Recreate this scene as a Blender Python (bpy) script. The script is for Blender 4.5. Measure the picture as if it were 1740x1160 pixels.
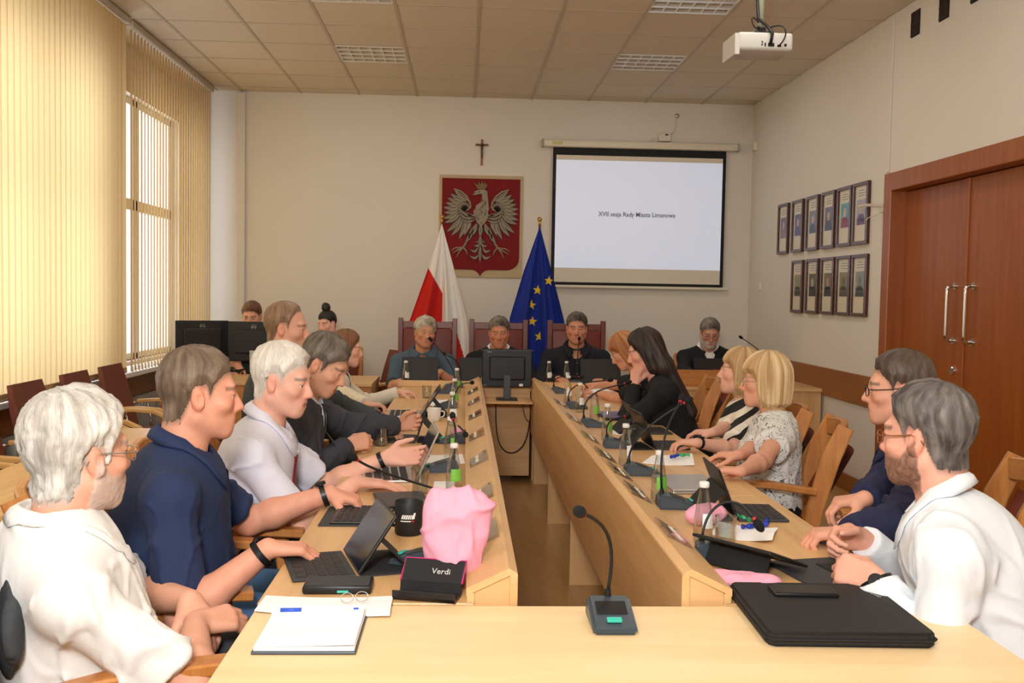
import bpy, bmesh, math, random
import numpy as np
from mathutils import Vector, Matrix, Euler
for o in list(bpy.data.objects): bpy.data.objects.remove(o)
random.seed(7); RNG = np.random.default_rng(7)
SC = bpy.context.scene
COL = SC.collection
PI = math.pi
# ------------------------------------------------------------------ camera
FPX, YAW, PITCH, ROLL, CAMH = 1658.05, 0.04933, 0.04884, 0.0180, 1.5
fw = Vector((math.sin(YAW)*math.cos(PITCH), math.cos(YAW)*math.cos(PITCH), -math.sin(PITCH)))
rt = Vector((math.cos(YAW), -math.sin(YAW), 0)); up = rt.cross(fw)
rt2 = math.cos(ROLL)*rt + math.sin(ROLL)*up; up2 = -math.sin(ROLL)*rt + math.cos(ROLL)*up
CAM0 = Vector((0, 0, CAMH))
cam = bpy.data.cameras.new('camera'); co = bpy.data.objects.new('camera', cam); COL.objects.link(co)
co.matrix_world = Matrix(((rt2.x, up2.x, -fw.x, 0), (rt2.y, up2.y, -fw.y, 0), (rt2.z, up2.z, -fw.z, CAMH), (0, 0, 0, 1)))
cam.sensor_width = 36; cam.lens = FPX/1740*36; cam.clip_start = 0.05
SC.camera = co
def ray(u, v): return fw + rt2*((u-870)/FPX) - up2*((v-580)/FPX)
def at_z(u, v, z): d = ray(u, v); return CAM0 + d*((z-CAMH)/d.z)
def at_y(u, v, y): d = ray(u, v); return CAM0 + d*(y/d.y)
def at_x(u, v, x): d = ray(u, v); return CAM0 + d*(x/d.x)
# ------------------------------------------------------------------ light
XL, XR, YB, YN, ZC = -2.57, 3.038, 10.34, -1.8, 3.54
XW = -2.86                                   # plane of the window wall
w = bpy.data.worlds.new('daylight'); SC.world = w; w.use_nodes = True
bg = w.node_tree.nodes['Background']; bg.inputs[0].default_value = (0.86, 0.93, 1.0, 1); bg.inputs[1].default_value = 3.6
SC.view_settings.view_transform = 'Standard'; SC.view_settings.look = 'None'
SC.view_settings.gamma = 1; SC.view_settings.use_curve_mapping = False
SC.view_settings.exposure = 0.12
def area_light(name, loc, rot, sx, sy, power, color=(1, 1, 1), portal=False, spread=PI):
    l = bpy.data.lights.new(name, 'AREA'); l.shape = 'RECTANGLE'; l.size = sx; l.size_y = sy
    l.energy = power; l.color = color; l.spread = spread
    if portal: l.cycles.is_portal = True
    o = bpy.data.objects.new(name, l); COL.objects.link(o); o.location = loc; o.rotation_euler = rot
    return o
FLASH = area_light('camera_flash', (-0.25, -0.35, 2.25), (math.radians(104), 0, math.radians(-4)), 0.5, 0.5, 118, (1.0, 0.98, 0.96))
WINDOWS = [(3.2, 7.25), (7.78, 9.95)]        # y ranges of the two windows in the left wall
WZ0, WZ1 = 0.86, 3.14
for (a, b) in WINDOWS:
    area_light('window_portal', (XW-0.12, (a+b)/2, (WZ0+WZ1)/2), (0, -PI/2, 0), WZ1-WZ0, b-a, 1, portal=True)
# ------------------------------------------------------------------ materials
def mat(name): 
    m = bpy.data.materials.new(name); m.use_nodes = True
    return m, m.node_tree.nodes, m.node_tree.links, m.node_tree.nodes['Principled BSDF']
def rgb(r, g, b):                            # sRGB 0-255 -> linear
    f = lambda c: ((c/255+0.055)/1.055)**2.4 if c > 10 else c/255/12.92
    return (f(r), f(g), f(b), 1)
def plain(name, col, rough=0.5, metal=0.0, noise=0.0, nscale=20, bump=0.0, bscale=60, emit=None, estr=1, coat=0, trans=0, ior=1.45, sheen=0, spec=0.5, alpha=1):
    m, N, L, P = mat(name)
    P.inputs['Base Color'].default_value = col; P.inputs['Roughness'].default_value = rough; P.inputs['Metallic'].default_value = metal
    P.inputs['Coat Weight'].default_value = coat; P.inputs['Transmission Weight'].default_value = trans; P.inputs['IOR'].default_value = ior
    P.inputs['Sheen Weight'].default_value = sheen; P.inputs['Specular IOR Level'].default_value = spec; P.inputs['Alpha'].default_value = alpha
    if emit: P.inputs['Emission Color'].default_value = emit; P.inputs['Emission Strength'].default_value = estr
    if noise or bump:
        tc = N.new('ShaderNodeTexCoord')
    if noise:
        n = N.new('ShaderNodeTexNoise'); n.inputs['Scale'].default_value = nscale; n.inputs['Detail'].default_value = 4
        L.new(tc.outputs['Object'], n.inputs['Vector'])
        r = N.new('ShaderNodeMix'); r.data_type = 'RGBA'
        r.inputs[6].default_value = tuple(max(0, c*(1-noise)) for c in col[:3])+(1,); r.inputs[7].default_value = tuple(min(1, c*(1+noise)) for c in col[:3])+(1,)
        L.new(n.outputs['Fac'], r.inputs[0]); L.new(r.outputs[2], P.inputs['Base Color'])
    if bump:
        n = N.new('ShaderNodeTexNoise'); n.inputs['Scale'].default_value = bscale; n.inputs['Detail'].default_value = 3
        L.new(tc.outputs['Object'], n.inputs['Vector'])
        b = N.new('ShaderNodeBump'); b.inputs['Strength'].default_value = bump; b.inputs['Distance'].default_value = 0.01
        L.new(n.outputs['Fac'], b.inputs['Height']); L.new(b.outputs[0], P.inputs['Normal'])
    return m
def wood(name, c1, c2, axis='Y', scale=3.0, rough=0.4, fine=1.0, coat=0.0):
    m, N, L, P = mat(name)
    tc = N.new('ShaderNodeTexCoord'); mp = N.new('ShaderNodeMapping'); L.new(tc.outputs['Object'], mp.inputs['Vector'])
    s = {'X': (0.08, 1, 1), 'Y': (1, 0.08, 1), 'Z': (1, 1, 0.08)}[axis]
    mp.inputs['Scale'].default_value = [k*scale*6 for k in s]
    n = N.new('ShaderNodeTexNoise'); n.inputs['Scale'].default_value = 1.2; n.inputs['Detail'].default_value = 6; n.inputs['Distortion'].default_value = 0.6
    L.new(mp.outputs[0], n.inputs['Vector'])
    mp2 = N.new('ShaderNodeMapping'); L.new(tc.outputs['Object'], mp2.inputs['Vector']); mp2.inputs['Scale'].default_value = [k*scale*40 for k in s]
    n2 = N.new('ShaderNodeTexNoise'); n2.inputs['Scale'].default_value = 1.5; n2.inputs['Detail'].default_value = 3; L.new(mp2.outputs[0], n2.inputs['Vector'])
    ad = N.new('ShaderNodeMath'); ad.operation = 'MULTIPLY_ADD'; ad.inputs[1].default_value = 0.35*fine; L.new(n2.outputs['Fac'], ad.inputs[0])
    ml = N.new('ShaderNodeMath'); ml.operation = 'MULTIPLY'; ml.inputs[1].default_value = 0.8; L.new(n.outputs['Fac'], ml.inputs[0]); L.new(ml.outputs[0], ad.inputs[2])
    cr = N.new('ShaderNodeValToRGB'); cr.color_ramp.elements[0].position = 0.35; cr.color_ramp.elements[1].position = 0.75
    cr.color_ramp.elements[0].color = c1; cr.color_ramp.elements[1].color = c2
    L.new(ad.outputs[0], cr.inputs[0]); L.new(cr.outputs[0], P.inputs['Base Color'])
    P.inputs['Roughness'].default_value = rough; P.inputs['Coat Weight'].default_value = coat; P.inputs['Coat Roughness'].default_value = 0.25
    return m
M = {}
M['beech'] = wood('beech_veneer', rgb(206, 160, 104), rgb(226, 184, 130), 'Y', 2.0, 0.42, coat=0.1)
M['beech_x'] = wood('beech_veneer_across', rgb(206, 160, 104), rgb(226, 184, 130), 'X', 2.0, 0.42, coat=0.1)
M['beech_z'] = wood('beech_veneer_upright', rgb(200, 154, 100), rgb(220, 178, 124), 'Z', 2.0, 0.45)
M['table'] = wood('flash_lit_beech_veneer', rgb(234, 200, 148), rgb(244, 216, 168), 'X', 1.6, 0.45, coat=0.08)  # beech lightened: the flash's brightness is put into this colour
M['oak'] = wood('honey_oak', rgb(176, 108, 50), rgb(206, 140, 74), 'Z', 4.0, 0.4, coat=0.15)
M['oak_x'] = wood('honey_oak_across', rgb(176, 108, 50), rgb(206, 140, 74), 'X', 4.0, 0.4, coat=0.15)
M['door'] = wood('red_brown_door_veneer', rgb(146, 74, 20), rgb(168, 92, 30), 'Z', 2.4, 0.38, 0.6, coat=0.25)
M['door_frame'] = wood('door_frame_wood', rgb(146, 76, 26), rgb(168, 94, 38), 'Z', 3.0, 0.4, 0.6, coat=0.2)
M['rail'] = wood('wall_rail_wood', rgb(140, 86, 40), rgb(160, 102, 52), 'Y', 3.0, 0.4)
M['mahogany'] = wood('mahogany', rgb(88, 34, 22), rgb(120, 50, 32), 'Z', 4.0, 0.35, coat=0.3)
M['floor'] = wood('brown_floor_vinyl', rgb(164, 124, 76), rgb(192, 152, 98), 'Y', 1.4, 0.35, coat=0.15)
M['wall'] = plain('cream_wall_paint', rgb(224, 217, 206), 0.85, noise=0.03, nscale=1.5, bump=0.05, bscale=150)
M['tile'] = plain('mineral_ceiling_tile', rgb(216, 203, 182), 0.9, noise=0.03, nscale=60, bump=0.1, bscale=250)
M['tbar'] = plain('ceiling_grid_metal', rgb(190, 176, 154), 0.6)
M['white'] = plain('white_paint', rgb(232, 230, 224), 0.5)
M['offwhite'] = plain('ivory_plastic', rgb(224, 216, 196), 0.45)
M['black'] = plain('black_plastic', rgb(24, 24, 26), 0.38)
M['blackmat'] = plain('matte_black', rgb(20, 20, 21), 0.7)
M['slate'] = plain('slate_grey_plastic', rgb(66, 76, 84), 0.35)
M['teal'] = plain('teal_button', rgb(60, 190, 170), 0.4)
M['red'] = plain('red_ring', rgb(190, 30, 40), 0.4)
M['chrome'] = plain('polished_chrome', rgb(225, 225, 225), 0.12, 1.0)
M['silver'] = plain('brushed_silver', rgb(190, 190, 190), 0.35, 0.9)
M['brass'] = plain('brass', rgb(190, 150, 80), 0.3, 1.0)
M['leather'] = plain('brown_leather', rgb(110, 52, 34), 0.42, noise=0.15, nscale=12, bump=0.15, bscale=180)
M['leather_red'] = plain('oxblood_leather', rgb(112, 44, 32), 0.4, noise=0.12, nscale=12, bump=0.12, bscale=180)
M['bent'] = wood('bentwood', rgb(200, 150, 84), rgb(222, 176, 110), 'Y', 4, 0.4, coat=0.2)
M['paper'] = plain('white_paper', rgb(246, 246, 246), 0.8)
M['glass'] = plain('clear_glass', (1, 1, 1, 1), 0.0, trans=1.0, ior=1.45)
def thin_glass(name, tint, gloss):
    m, N, L, P = mat(name); N.remove(P); tr = N.new('ShaderNodeBsdfTransparent'); tr.inputs[0].default_value = tint; gl = N.new('ShaderNodeBsdfGlossy'); gl.inputs['Roughness'].default_value = 0.03
    lw = N.new('ShaderNodeLayerWeight'); lw.inputs[0].default_value = gloss; mx = N.new('ShaderNodeMixShader'); ma = N.new('ShaderNodeMath'); ma.operation = 'MULTIPLY_ADD'; ma.inputs[1].default_value = 0.75; ma.inputs[2].default_value = 0.05; L.new(lw.outputs['Facing'], ma.inputs[0]); L.new(ma.outputs[0], mx.inputs[0]); L.new(tr.outputs[0], mx.inputs[1]); L.new(gl.outputs[0], mx.inputs[2]); L.new(mx.outputs[0], N['Material Output'].inputs[0]); return m
M['acrylic'] = thin_glass('clear_acrylic', (0.94, 0.93, 0.9, 1), 0.35)
M['screen'] = plain('dark_display', rgb(14, 16, 20), 0.12)
# ------------------------------------------------------------------ mesh helpers
class B:
    """collects shapes in one bmesh"""
    def __init__(s): s.bm = bmesh.new(); s.mi = 0
    def _add(s, t, M4):
        t.transform(M4) if M4 is not None else None
        me = bpy.data.meshes.new('t'); t.to_mesh(me); t.free()
        if s.mi:
            for p in me.polygons: p.material_index = s.mi
        s.bm.from_mesh(me); bpy.data.meshes.remove(me); return s
    def box(s, c, d, bev=0.0, rot=None, seg=2):
        t = bmesh.new(); bmesh.ops.create_cube(t, size=1); bmesh.ops.scale(t, vec=d, verts=t.verts)
        if bev: bmesh.ops.bevel(t, geom=t.edges[:], offset=min(bev, min(d)*0.49), segments=seg, affect='EDGES', profile=0.5)
        m = Matrix.Translation(c)
        if rot: m = m @ Euler(rot).to_matrix().to_4x4()
        return s._add(t, m)
    def box2(s, a, b, bev=0.0):
        return s.box([(p+q)/2 for p, q in zip(a, b)], [abs(q-p) for p, q in zip(a, b)], bev)
    def cyl(s, a, b, r0, r1=None, n=16, cap=True):
        a = Vector(a); b = Vector(b); r1 = r0 if r1 is None else r1
        t = bmesh.new(); bmesh.ops.create_cone(t, cap_ends=cap, segments=n, radius1=r0, radius2=r1, depth=(b-a).length)
        q = (b-a).to_track_quat('Z', 'Y')
        return s._add(t, Matrix.Translation((a+b)/2) @ q.to_matrix().to_4x4())
    def sph(s, c, r, n=16, rot=None):
        r = (r, r, r) if not hasattr(r, '__len__') else r
        t = bmesh.new(); bmesh.ops.create_uvsphere(t, u_segments=n, v_segments=max(6, n//2), radius=1)
        m = Matrix.Translation(c)
        if rot is not None: m = m @ (rot.to_4x4() if isinstance(rot, Matrix) else Euler(rot).to_matrix().to_4x4())
        return s._add(t, m @ Matrix.Diagonal((*r, 1)))
    def lathe(s, prof, n=20, c=(0, 0, 0)):
        t = bmesh.new(); rings = []
        for (r, z) in prof:
            rings.append([t.verts.new((r*math.cos(2*PI*k/n), r*math.sin(2*PI*k/n), z)) for k in range(n)] if r > 1e-6 else [t.verts.new((0, 0, z))])
        for a, b in zip(rings, rings[1:]):
            for k in range(n):
                q = [a[k % len(a)], a[(k+1) % len(a)], b[(k+1) % len(b)], b[k % len(b)]]
                q = list(dict.fromkeys(q))
                if len(q) > 2:
                    try: t.faces.new(q)
                    except ValueError: pass
        bmesh.ops.recalc_face_normals(t, faces=t.faces)
        return s._add(t, Matrix.Translation(c))
    def tube(s, pts, r, n=8, closed=False, cap=True):
        P = [Vector(p) for p in pts]; t = bmesh.new(); rings = []
        rr = r if hasattr(r, '__len__') else [r]*len(P)
        prev = None
        for i, p in enumerate(P):
            if closed: d = P[(i+1) % len(P)]-P[i-1]
            else: d = P[min(i+1, len(P)-1)]-P[max(i-1, 0)]
            d.normalize()
            if prev is None:
                u = d.cross(Vector((0, 0, 1)))
                if u.length < 1e-3: u = d.cross(Vector((1, 0, 0)))
            else: u = prev - d*prev.dot(d)
            u.normalize(); prev = u; v = d.cross(u)
            rings.append([t.verts.new(p + rr[i]*(u*math.cos(2*PI*k/n)+v*math.sin(2*PI*k/n))) for k in range(n)])
        prs = list(zip(rings, rings[1:])) + ([(rings[-1], rings[0])] if closed else [])
        for a, b in prs:
            for k in range(n): t.faces.new((a[k], a[(k+1) % n], b[(k+1) % n], b[k]))
        if cap and not closed: t.faces.new(rings[0][::-1]); t.faces.new(rings[-1])
        bmesh.ops.recalc_face_normals(t, faces=t.faces)
        return s._add(t, None)
    def sweep(s, pts, w, h, upv=(0, 0, 1), bev=0.0):
        """rectangular section (w across, h along upv) swept along pts; w/h may be lists"""
        P = [Vector(p) for p in pts]; t = bmesh.new(); rings = []
        ws = w if hasattr(w, '__len__') else [w]*len(P); hs = h if hasattr(h, '__len__') else [h]*len(P)
        for i, p in enumerate(P):
            d = (P[min(i+1, len(P)-1)]-P[max(i-1, 0)]).normalized()
            sd = d.cross(Vector(upv)).normalized(); uu = sd.cross(d).normalized()
            a, b = ws[i]/2, hs[i]/2; e = min(a, b)*0.35 if bev else 0
            if bev: c8 = [(a, b-e), (a-e, b), (-a+e, b), (-a, b-e), (-a, -b+e), (-a+e, -b), (a-e, -b), (a, -b+e)]
            else: c8 = [(a, b), (-a, b), (-a, -b), (a, -b)]
            rings.append([t.verts.new(p+sd*x+uu*y) for x, y in c8])
        n = len(rings[0])
        for a, b in zip(rings, rings[1:]):
            for k in range(n): t.faces.new((a[k], a[(k+1) % n], b[(k+1) % n], b[k]))
        t.faces.new(rings[0][::-1]); t.faces.new(rings[-1]); bmesh.ops.recalc_face_normals(t, faces=t.faces)
        return s._add(t, None)
    def prism(s, poly, d0, d1, axis='Z'):
        """polygon in the plane normal to axis, extruded from d0 to d1.  X: poly=(y,z)  Y: poly=(x,z)  Z: poly=(x,y)"""
        f = {'X': lambda p, d: (d, p[0], p[1]), 'Y': lambda p, d: (p[0], d, p[1]), 'Z': lambda p, d: (p[0], p[1], d)}[axis]
        t = bmesh.new(); a = [t.verts.new(f(p, d0)) for p in poly]; b = [t.verts.new(f(p, d1)) for p in poly]
        t.faces.new(a); t.faces.new(b[::-1]); n = len(a)
        for k in range(n): t.faces.new((a[k], a[(k+1) % n], b[(k+1) % n], b[k]))
        bmesh.ops.recalc_face_normals(t, faces=t.faces)
        return s._add(t, None)
    def grid(s, f, nu, nv):
        t = bmesh.new(); V = [[t.verts.new(f(i/(nu-1), j/(nv-1))) for j in range(nv)] for i in range(nu)]
        for i in range(nu-1):
            for j in range(nv-1): t.faces.new((V[i][j], V[i+1][j], V[i+1][j+1], V[i][j+1]))
        return s._add(t, None)
    def mesh(s, name='m', smooth=None):
        me = bpy.data.meshes.new(name); s.bm.to_mesh(me); s.bm.free()
        if smooth:
            me.polygons.foreach_set('use_smooth', [True]*len(me.polygons))
            if smooth is not True: me.set_sharp_from_angle(angle=math.radians(smooth))
        return me
def mesh_obj(name, me, m, parent=None):
    if not me.materials and m is not None:
        for mm in (m if isinstance(m, (list, tuple)) else [m]): me.materials.append(mm)
    o = bpy.data.objects.new(name, me); COL.objects.link(o)
    if parent is not None: o.parent = parent
    return o
def part(name, b, m, parent, smooth=None, label=None):
    o = mesh_obj(name, b.mesh(name, smooth) if isinstance(b, B) else b, M[m] if isinstance(m, str) else m, parent)
    if label: o['label'] = label
    return o
def tag(o, label, cat, group=None):
    o['label'] = label; o['category'] = cat
    if group: o['group'] = group
    return o
def thing(name, label, cat, loc=(0, 0, 0), rz=0, group=None):
    o = bpy.data.objects.new(name, None); COL.objects.link(o); o.empty_display_size = 0.05
    o.location = loc; o.rotation_euler = (0, 0, rz)
    return tag(o, label, cat, group)
def struct(name, b, m, parent=None, smooth=None):
    o = part(name, b, m, parent, smooth); o['kind'] = 'structure'; return o
def copy_tree(o, parent=None):
    c = o.copy(); COL.objects.link(c)
    if parent is not None: c.parent = parent
    for ch in o.children: copy_tree(ch, c)
    return c
def dup(o, loc, rz, label, group=None):
    c = copy_tree(o); c.location = loc; c.rotation_euler = (0, 0, rz); c['label'] = label
    if group: c['group'] = group
    return c
def text_mesh(s, size, ext=0.0005, bold=0.0):
    cu = bpy.data.curves.new('txt', 'FONT'); cu.body = s; cu.size = size; cu.extrude = ext; cu.align_x = 'CENTER'; cu.align_y = 'CENTER'; cu.resolution_u = 2; cu.offset = bold
    o = bpy.data.objects.new('txt', cu); COL.objects.link(o)
    dg = bpy.context.evaluated_depsgraph_get(); me = bpy.data.meshes.new_from_object(o.evaluated_get(dg))
    bpy.data.objects.remove(o); me.materials.clear(); return me
def bez(p0, p1, p2, p3, n=14):
    p0, p1, p2, p3 = map(Vector, (p0, p1, p2, p3)); r = []
    for i in range(n):
        t = i/(n-1); r.append(p0*(1-t)**3+p1*3*t*(1-t)**2+p2*3*t*t*(1-t)+p3*t**3)
    return r
# ================================================================== room shell
struct('floor', B().box2((XW-0.2, YN, -0.1), (XR+0.2, YB+0.1, 0)), 'floor')
struct('wall_back', B().box2((XW-0.2, YB, 0), (XR+0.2, YB+0.1, ZC+0.1)), 'wall')
struct('wall_front', B().box2((XW-0.2, YN-0.1, 0), (XR+0.2, YN, ZC+0.1)), 'wall')
DY0, DY1, DZ = 4.98, 6.97, 2.41
wr = B()
wr.box2((XR, DY1, 0), (XR+0.2, YB, ZC+0.1)).box2((XR, YN, 0), (XR+0.2, DY0, ZC+0.1)).box2((XR, DY0, DZ), (XR+0.2, DY1, ZC+0.1))
struct('wall_right', wr, 'wall')
wl = B(); ys = [YN]+[v for p in WINDOWS for v in p]+[YB]
for a, b in zip(ys[0::2], ys[1::2]): wl.box2((XW-0.2, a, 0), (XW, b, ZC+0.1))
for a, b in WINDOWS: wl.box2((XW-0.2, a, 0), (XW, b, WZ0)).box2((XW-0.2, a, WZ1), (XW, b, ZC+0.1))
struct('wall_left', wl, 'wall')
bb = B().box2((XR-0.018, DY1+0.005, 0), (XR-0.001, YB, 0.13), 0.004).box2((XR-0.018, YN, 0), (XR-0.001, DY0-0.005, 0.13), 0.004)
struct('baseboard_right', bb, 'rail')
struct('baseboard_back', B().box2((XW, YB-0.016, 0), (XR-0.02, YB-0.001, 0.12), 0.004), 'rail')
rl = B().box2((XR-0.022, DY1+0.004, 0.70), (XR-0.001, YB-0.02, 0.93), 0.004).box2((XR-0.022, YN, 0.70), (XR-0.001, DY0-0.005, 0.93), 0.004)
struct('trim_1', rl, 'rail')
struct('trim_2', B().box2((XL+0.2, YB-0.05, 0.13), (XL+0.28, YB-0.001, ZC-0.02), 0.006), 'wall')
struct('trim_3', B().box2((XR-0.012, DY1-0.045, DZ+0.01), (XR-0.001, DY1-0.01, ZC-0.02), 0.003), 'wall')
# ------------------------------------------------------------------ ceiling with tiles, grid bars
ceil = struct('ceiling', B().box2((XW-0.2, YN, ZC+0.03), (XR+0.2, YB+0.1, ZC+0.1)), 'tile')
TX0, TY0, TS = -2.328, 10.097, 0.6
cols = [XL-0.01]+[TX0+TS*k for k in range(9)]+[XR]
rows = [YB]+[TY0-TS*k for k in range(11)]
LIGHT_CELLS = {(3, 3), (7, 3), (3, 6), (7, 6), (3, 9), (7, 9)}
tile_me = {}
for i in range(len(cols)-1):
    for j in range(len(rows)-1):
        if (i, j) in LIGHT_CELLS: continue
        sx = round(cols[i+1]-cols[i], 3); sy = round(rows[j]-rows[j+1], 3)
        if (sx, sy) not in tile_me: tile_me[(sx, sy)] = B().box((0, 0, 0), (sx-0.012, sy-0.006, 0.016), 0.004, seg=1).mesh('ceiling_tile'); tile_me[(sx, sy)].materials.append(M['tile'])
        o = mesh_obj('ceiling_tile', tile_me[(sx, sy)], None, ceil)
        o.location = ((cols[i]+cols[i+1])/2, (rows[j]+rows[j+1])/2, ZC+0.012)
for x in cols[1:-1]: part('grid_bar', B().box2((x-0.012, rows[-1], ZC-0.001), (x+0.012, YB, ZC+0.03)), 'tbar', ceil)
for y in rows[1:]: part('grid_bar', B().box2((XL-0.01, y-0.007, ZC+0.001), (XR, y+0.007, ZC+0.03)), 'tbar', ceil)
struct('ceiling_front', B().box2((XW, YN, ZC), (XR, rows[-1], ZC+0.03)), 'tile')
struct('trim_4', B().box2((XW, rows[-1], ZC-0.0), (XL-0.012, YB, ZC+0.03)), 'tile')
# louvred lamps
M['lamp_tube'] = plain('fluorescent_tube', (1, 1, 1, 1), 0.4, emit=(1, 0.95, 0.88, 1), estr=7.0)
M['louvre'] = plain('mirror_louvre', rgb(240, 236, 228), 0.3, 0.55)
LAMP = None
lamp_label = {(3, 3): 'louvred square ceiling lamp above the flag with a red half', (7, 3): 'louvred square ceiling lamp nearest the projection screen', (3, 6): 'louvred ceiling lamp cut by the top edge, left of the aisle',
              (7, 6): 'louvred ceiling lamp beside the projector pole, cut by the top edge', (3, 9): 'louvred ceiling lamp above the left desk row, just out of view', (7, 9): 'louvred ceiling lamp above the right desk row, just out of view'}
for (i, j) in sorted(LIGHT_CELLS):
    loc = ((cols[i]+cols[i+1])/2, (rows[j]+rows[j+1])/2, ZC)
    if LAMP is None:
        LAMP = thing('ceiling_lamp', lamp_label[(i, j)], 'ceiling lamp', loc, 0, 'louvred ceiling lamps')
        h = 0.28
        b = B().box2((-h-0.012, -h-0.012, 0.0), (h+0.012, -h, 0.02)).box2((-h-0.012, h, 0.0), (h+0.012, h+0.012, 0.02)).box2((-h-0.012, -h, 0), (-h, h, 0.02)).box2((h, -h, 0), (h+0.012, h, 0.02))
        part('frame', b, 'white', LAMP)
        part('tray', B().box2((-h, -h, 0.075), (h, h, 0.08)), 'white', LAMP)
        for k in range(4):
            y = -h+0.07+k*0.14
            part('tube', B().cyl((-h+0.02, y, 0.06), (h-0.02, y, 0.06), 0.009, n=8), 'lamp_tube', LAMP, 40)
        for k in range(3):
            y = -h+0.14+k*0.14
            part('louvre_blade', B().prism([(y-0.022, 0.0), (y+0.022, 0.0), (y+0.004, 0.05), (y-0.004, 0.05)], -h, h, 'X'), 'louvre', LAMP)
        for k in range(5):
            x = -h+0.0933*(k+0.5)+0.047
            part('louvre_blade', B().prism([(x-0.004, 0.002), (x+0.004, 0.002), (x+0.002, 0.05), (x-0.002, 0.05)], -h, h, 'Y'), 'louvre', LAMP)
        for s in (-1, 1):
            part('side_reflector', B().prism([(s*h, 0.0), (s*(h-0.03), 0.0), (s*(h-0.004), 0.06), (s*h, 0.06)], -h, h, 'X'), 'louvre', LAMP)
    else: dup(LAMP, loc, 0, lamp_label[(i, j)])
    area_light('ceiling_fill', (loc[0], loc[1], ZC-0.02), (0, 0, 0), 0.52, 0.52, 7, (1.0, 0.93, 0.85))
for (x, y) in ((-0.83, 1.4), (1.57, 1.4)): area_light('ceiling_fill', (x, y, ZC-0.02), (0, 0, 0), 0.52, 0.52, 9, (1.0, 0.94, 0.86))  # added fill without a fixture, standing in for flash bounced off the ceiling
# ------------------------------------------------------------------ windows, sill, radiators
gm, N, L, P = mat('window_glass'); N.remove(P)
tr = N.new('ShaderNodeBsdfTransparent'); gl = N.new('ShaderNodeBsdfGlossy'); gl.inputs['Roughness'].default_value = 0.02; mx = N.new('ShaderNodeMixShader'); mx.inputs[0].default_value = 0.06
L.new(tr.outputs[0], mx.inputs[1]); L.new(gl.outputs[0], mx.inputs[2]); L.new(mx.outputs[0], N['Material Output'].inputs[0]); M['window_glass'] = gm
def sash(parent, y0, y1):
    x0, x1 = XW-0.13, XW-0.07; f = 0.06
    zt = 2.22
    b = B()
    for (a, c, z0, z1) in ((y0, y1, WZ0, WZ0+f), (y0, y1, WZ1-f, WZ1), (y0, y1, zt-0.05, zt+0.05), (y0, y0+f, WZ0, WZ1), (y1-f, y1, WZ0, WZ1)): b.box2((x0, a, z0), (x1, c, z1), 0.006)
    part('window_frame', b, 'white', parent)
    for z0, z1 in ((WZ0+f, zt-0.05), (zt+0.05, WZ1-f)): part('pane', B().box2((XW-0.101, y0+f, z0), (XW-0.097, y1-f, z1)), 'window_glass', parent)
for n, (a, b_) in enumerate(WINDOWS):
    wn = struct('window_%d' % (n+1), B().box2((XW-0.14, a, WZ0-0.02), (XW-0.06, b_, WZ0)), 'white')
    k = max(2, round((b_-a)/1.05)); s = (b_-a)/k
    for q in range(k): sash(wn, a+q*s+0.01, a+(q+1)*s-0.01)
struct('trim_5', B().box2((XW, 2.0, 0.79), (XL-0.03, YB-0.06, 0.83), 0.008), 'white')                # window sill
struct('trim_6', B().box2((XW, 2.0, 0.56), (XW+0.03, YB-0.06, 0.785), 0.004), 'rail')            # board under the sill
M['radiator'] = plain('grey_radiator_enamel', rgb(176, 172, 164), 0.45)
RAD = None
for k, (y, lab) in enumerate(((5.0, 'grey ribbed radiator under the window sill behind the nearest leather chairs'), (6.6, 'grey ribbed radiator under the sill beside the far leather wall chair'), (8.3, 'grey ribbed radiator under the sill by the twin monitors'))):
    if RAD is None:
        RAD = thing('radiator', lab, 'radiator', (XW+0.09, y, 0.08), 0, 'radiators under the sill')
        for q in range(14): part('rib', B().box((0, -0.48+q*0.074, 0.22), (0.075, 0.06, 0.44), 0.02), 'radiator', RAD, 40)
        part('pipe', B().cyl((0, -0.5, 0.03), (0, 0.5, 0.03), 0.014, n=8).cyl((0, -0.5, 0.41), (0, 0.5, 0.41), 0.014, n=8), 'radiator', RAD, 40)
        for q in (-0.4, 0.4): part('foot', B().box((0, q, -0.035), (0.05, 0.03, 0.09), 0.005), 'radiator', RAD)
    else: dup(RAD, (XW+0.09, y, 0.08), 0, lab)
# ------------------------------------------------------------------ vertical blinds: translucent tan fabric
def fabric_tl(name, col, tcol, fac):
    m, N, L, P = mat(name); P.inputs['Base Color'].default_value = col; P.inputs['Roughness'].default_value = 0.9
    t = N.new('ShaderNodeBsdfTranslucent'); t.inputs[0].default_value = tcol; mx = N.new('ShaderNodeMixShader'); mx.inputs[0].default_value = fac
    L.new(P.outputs[0], mx.inputs[1]); L.new(t.outputs[0], mx.inputs[2]); L.new(mx.outputs[0], N['Material Output'].inputs[0])
    tc = N.new('ShaderNodeTexCoord'); n = N.new('ShaderNodeTexNoise'); n.inputs['Scale'].default_value = 220; L.new(tc.outputs['Object'], n.inputs['Vector'])
    b = N.new('ShaderNodeBump'); b.inputs['Strength'].default_value = 0.15; L.new(n.outputs['Fac'], b.inputs['Height']); L.new(b.outputs[0], P.inputs['Normal'])
    return m
M['blind'] = fabric_tl('tan_blind_fabric', rgb(184, 148, 92), rgb(236, 207, 154), 0.6)
M['hem'] = plain('tan_blind_hem', rgb(176, 144, 96), 0.85)
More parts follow.
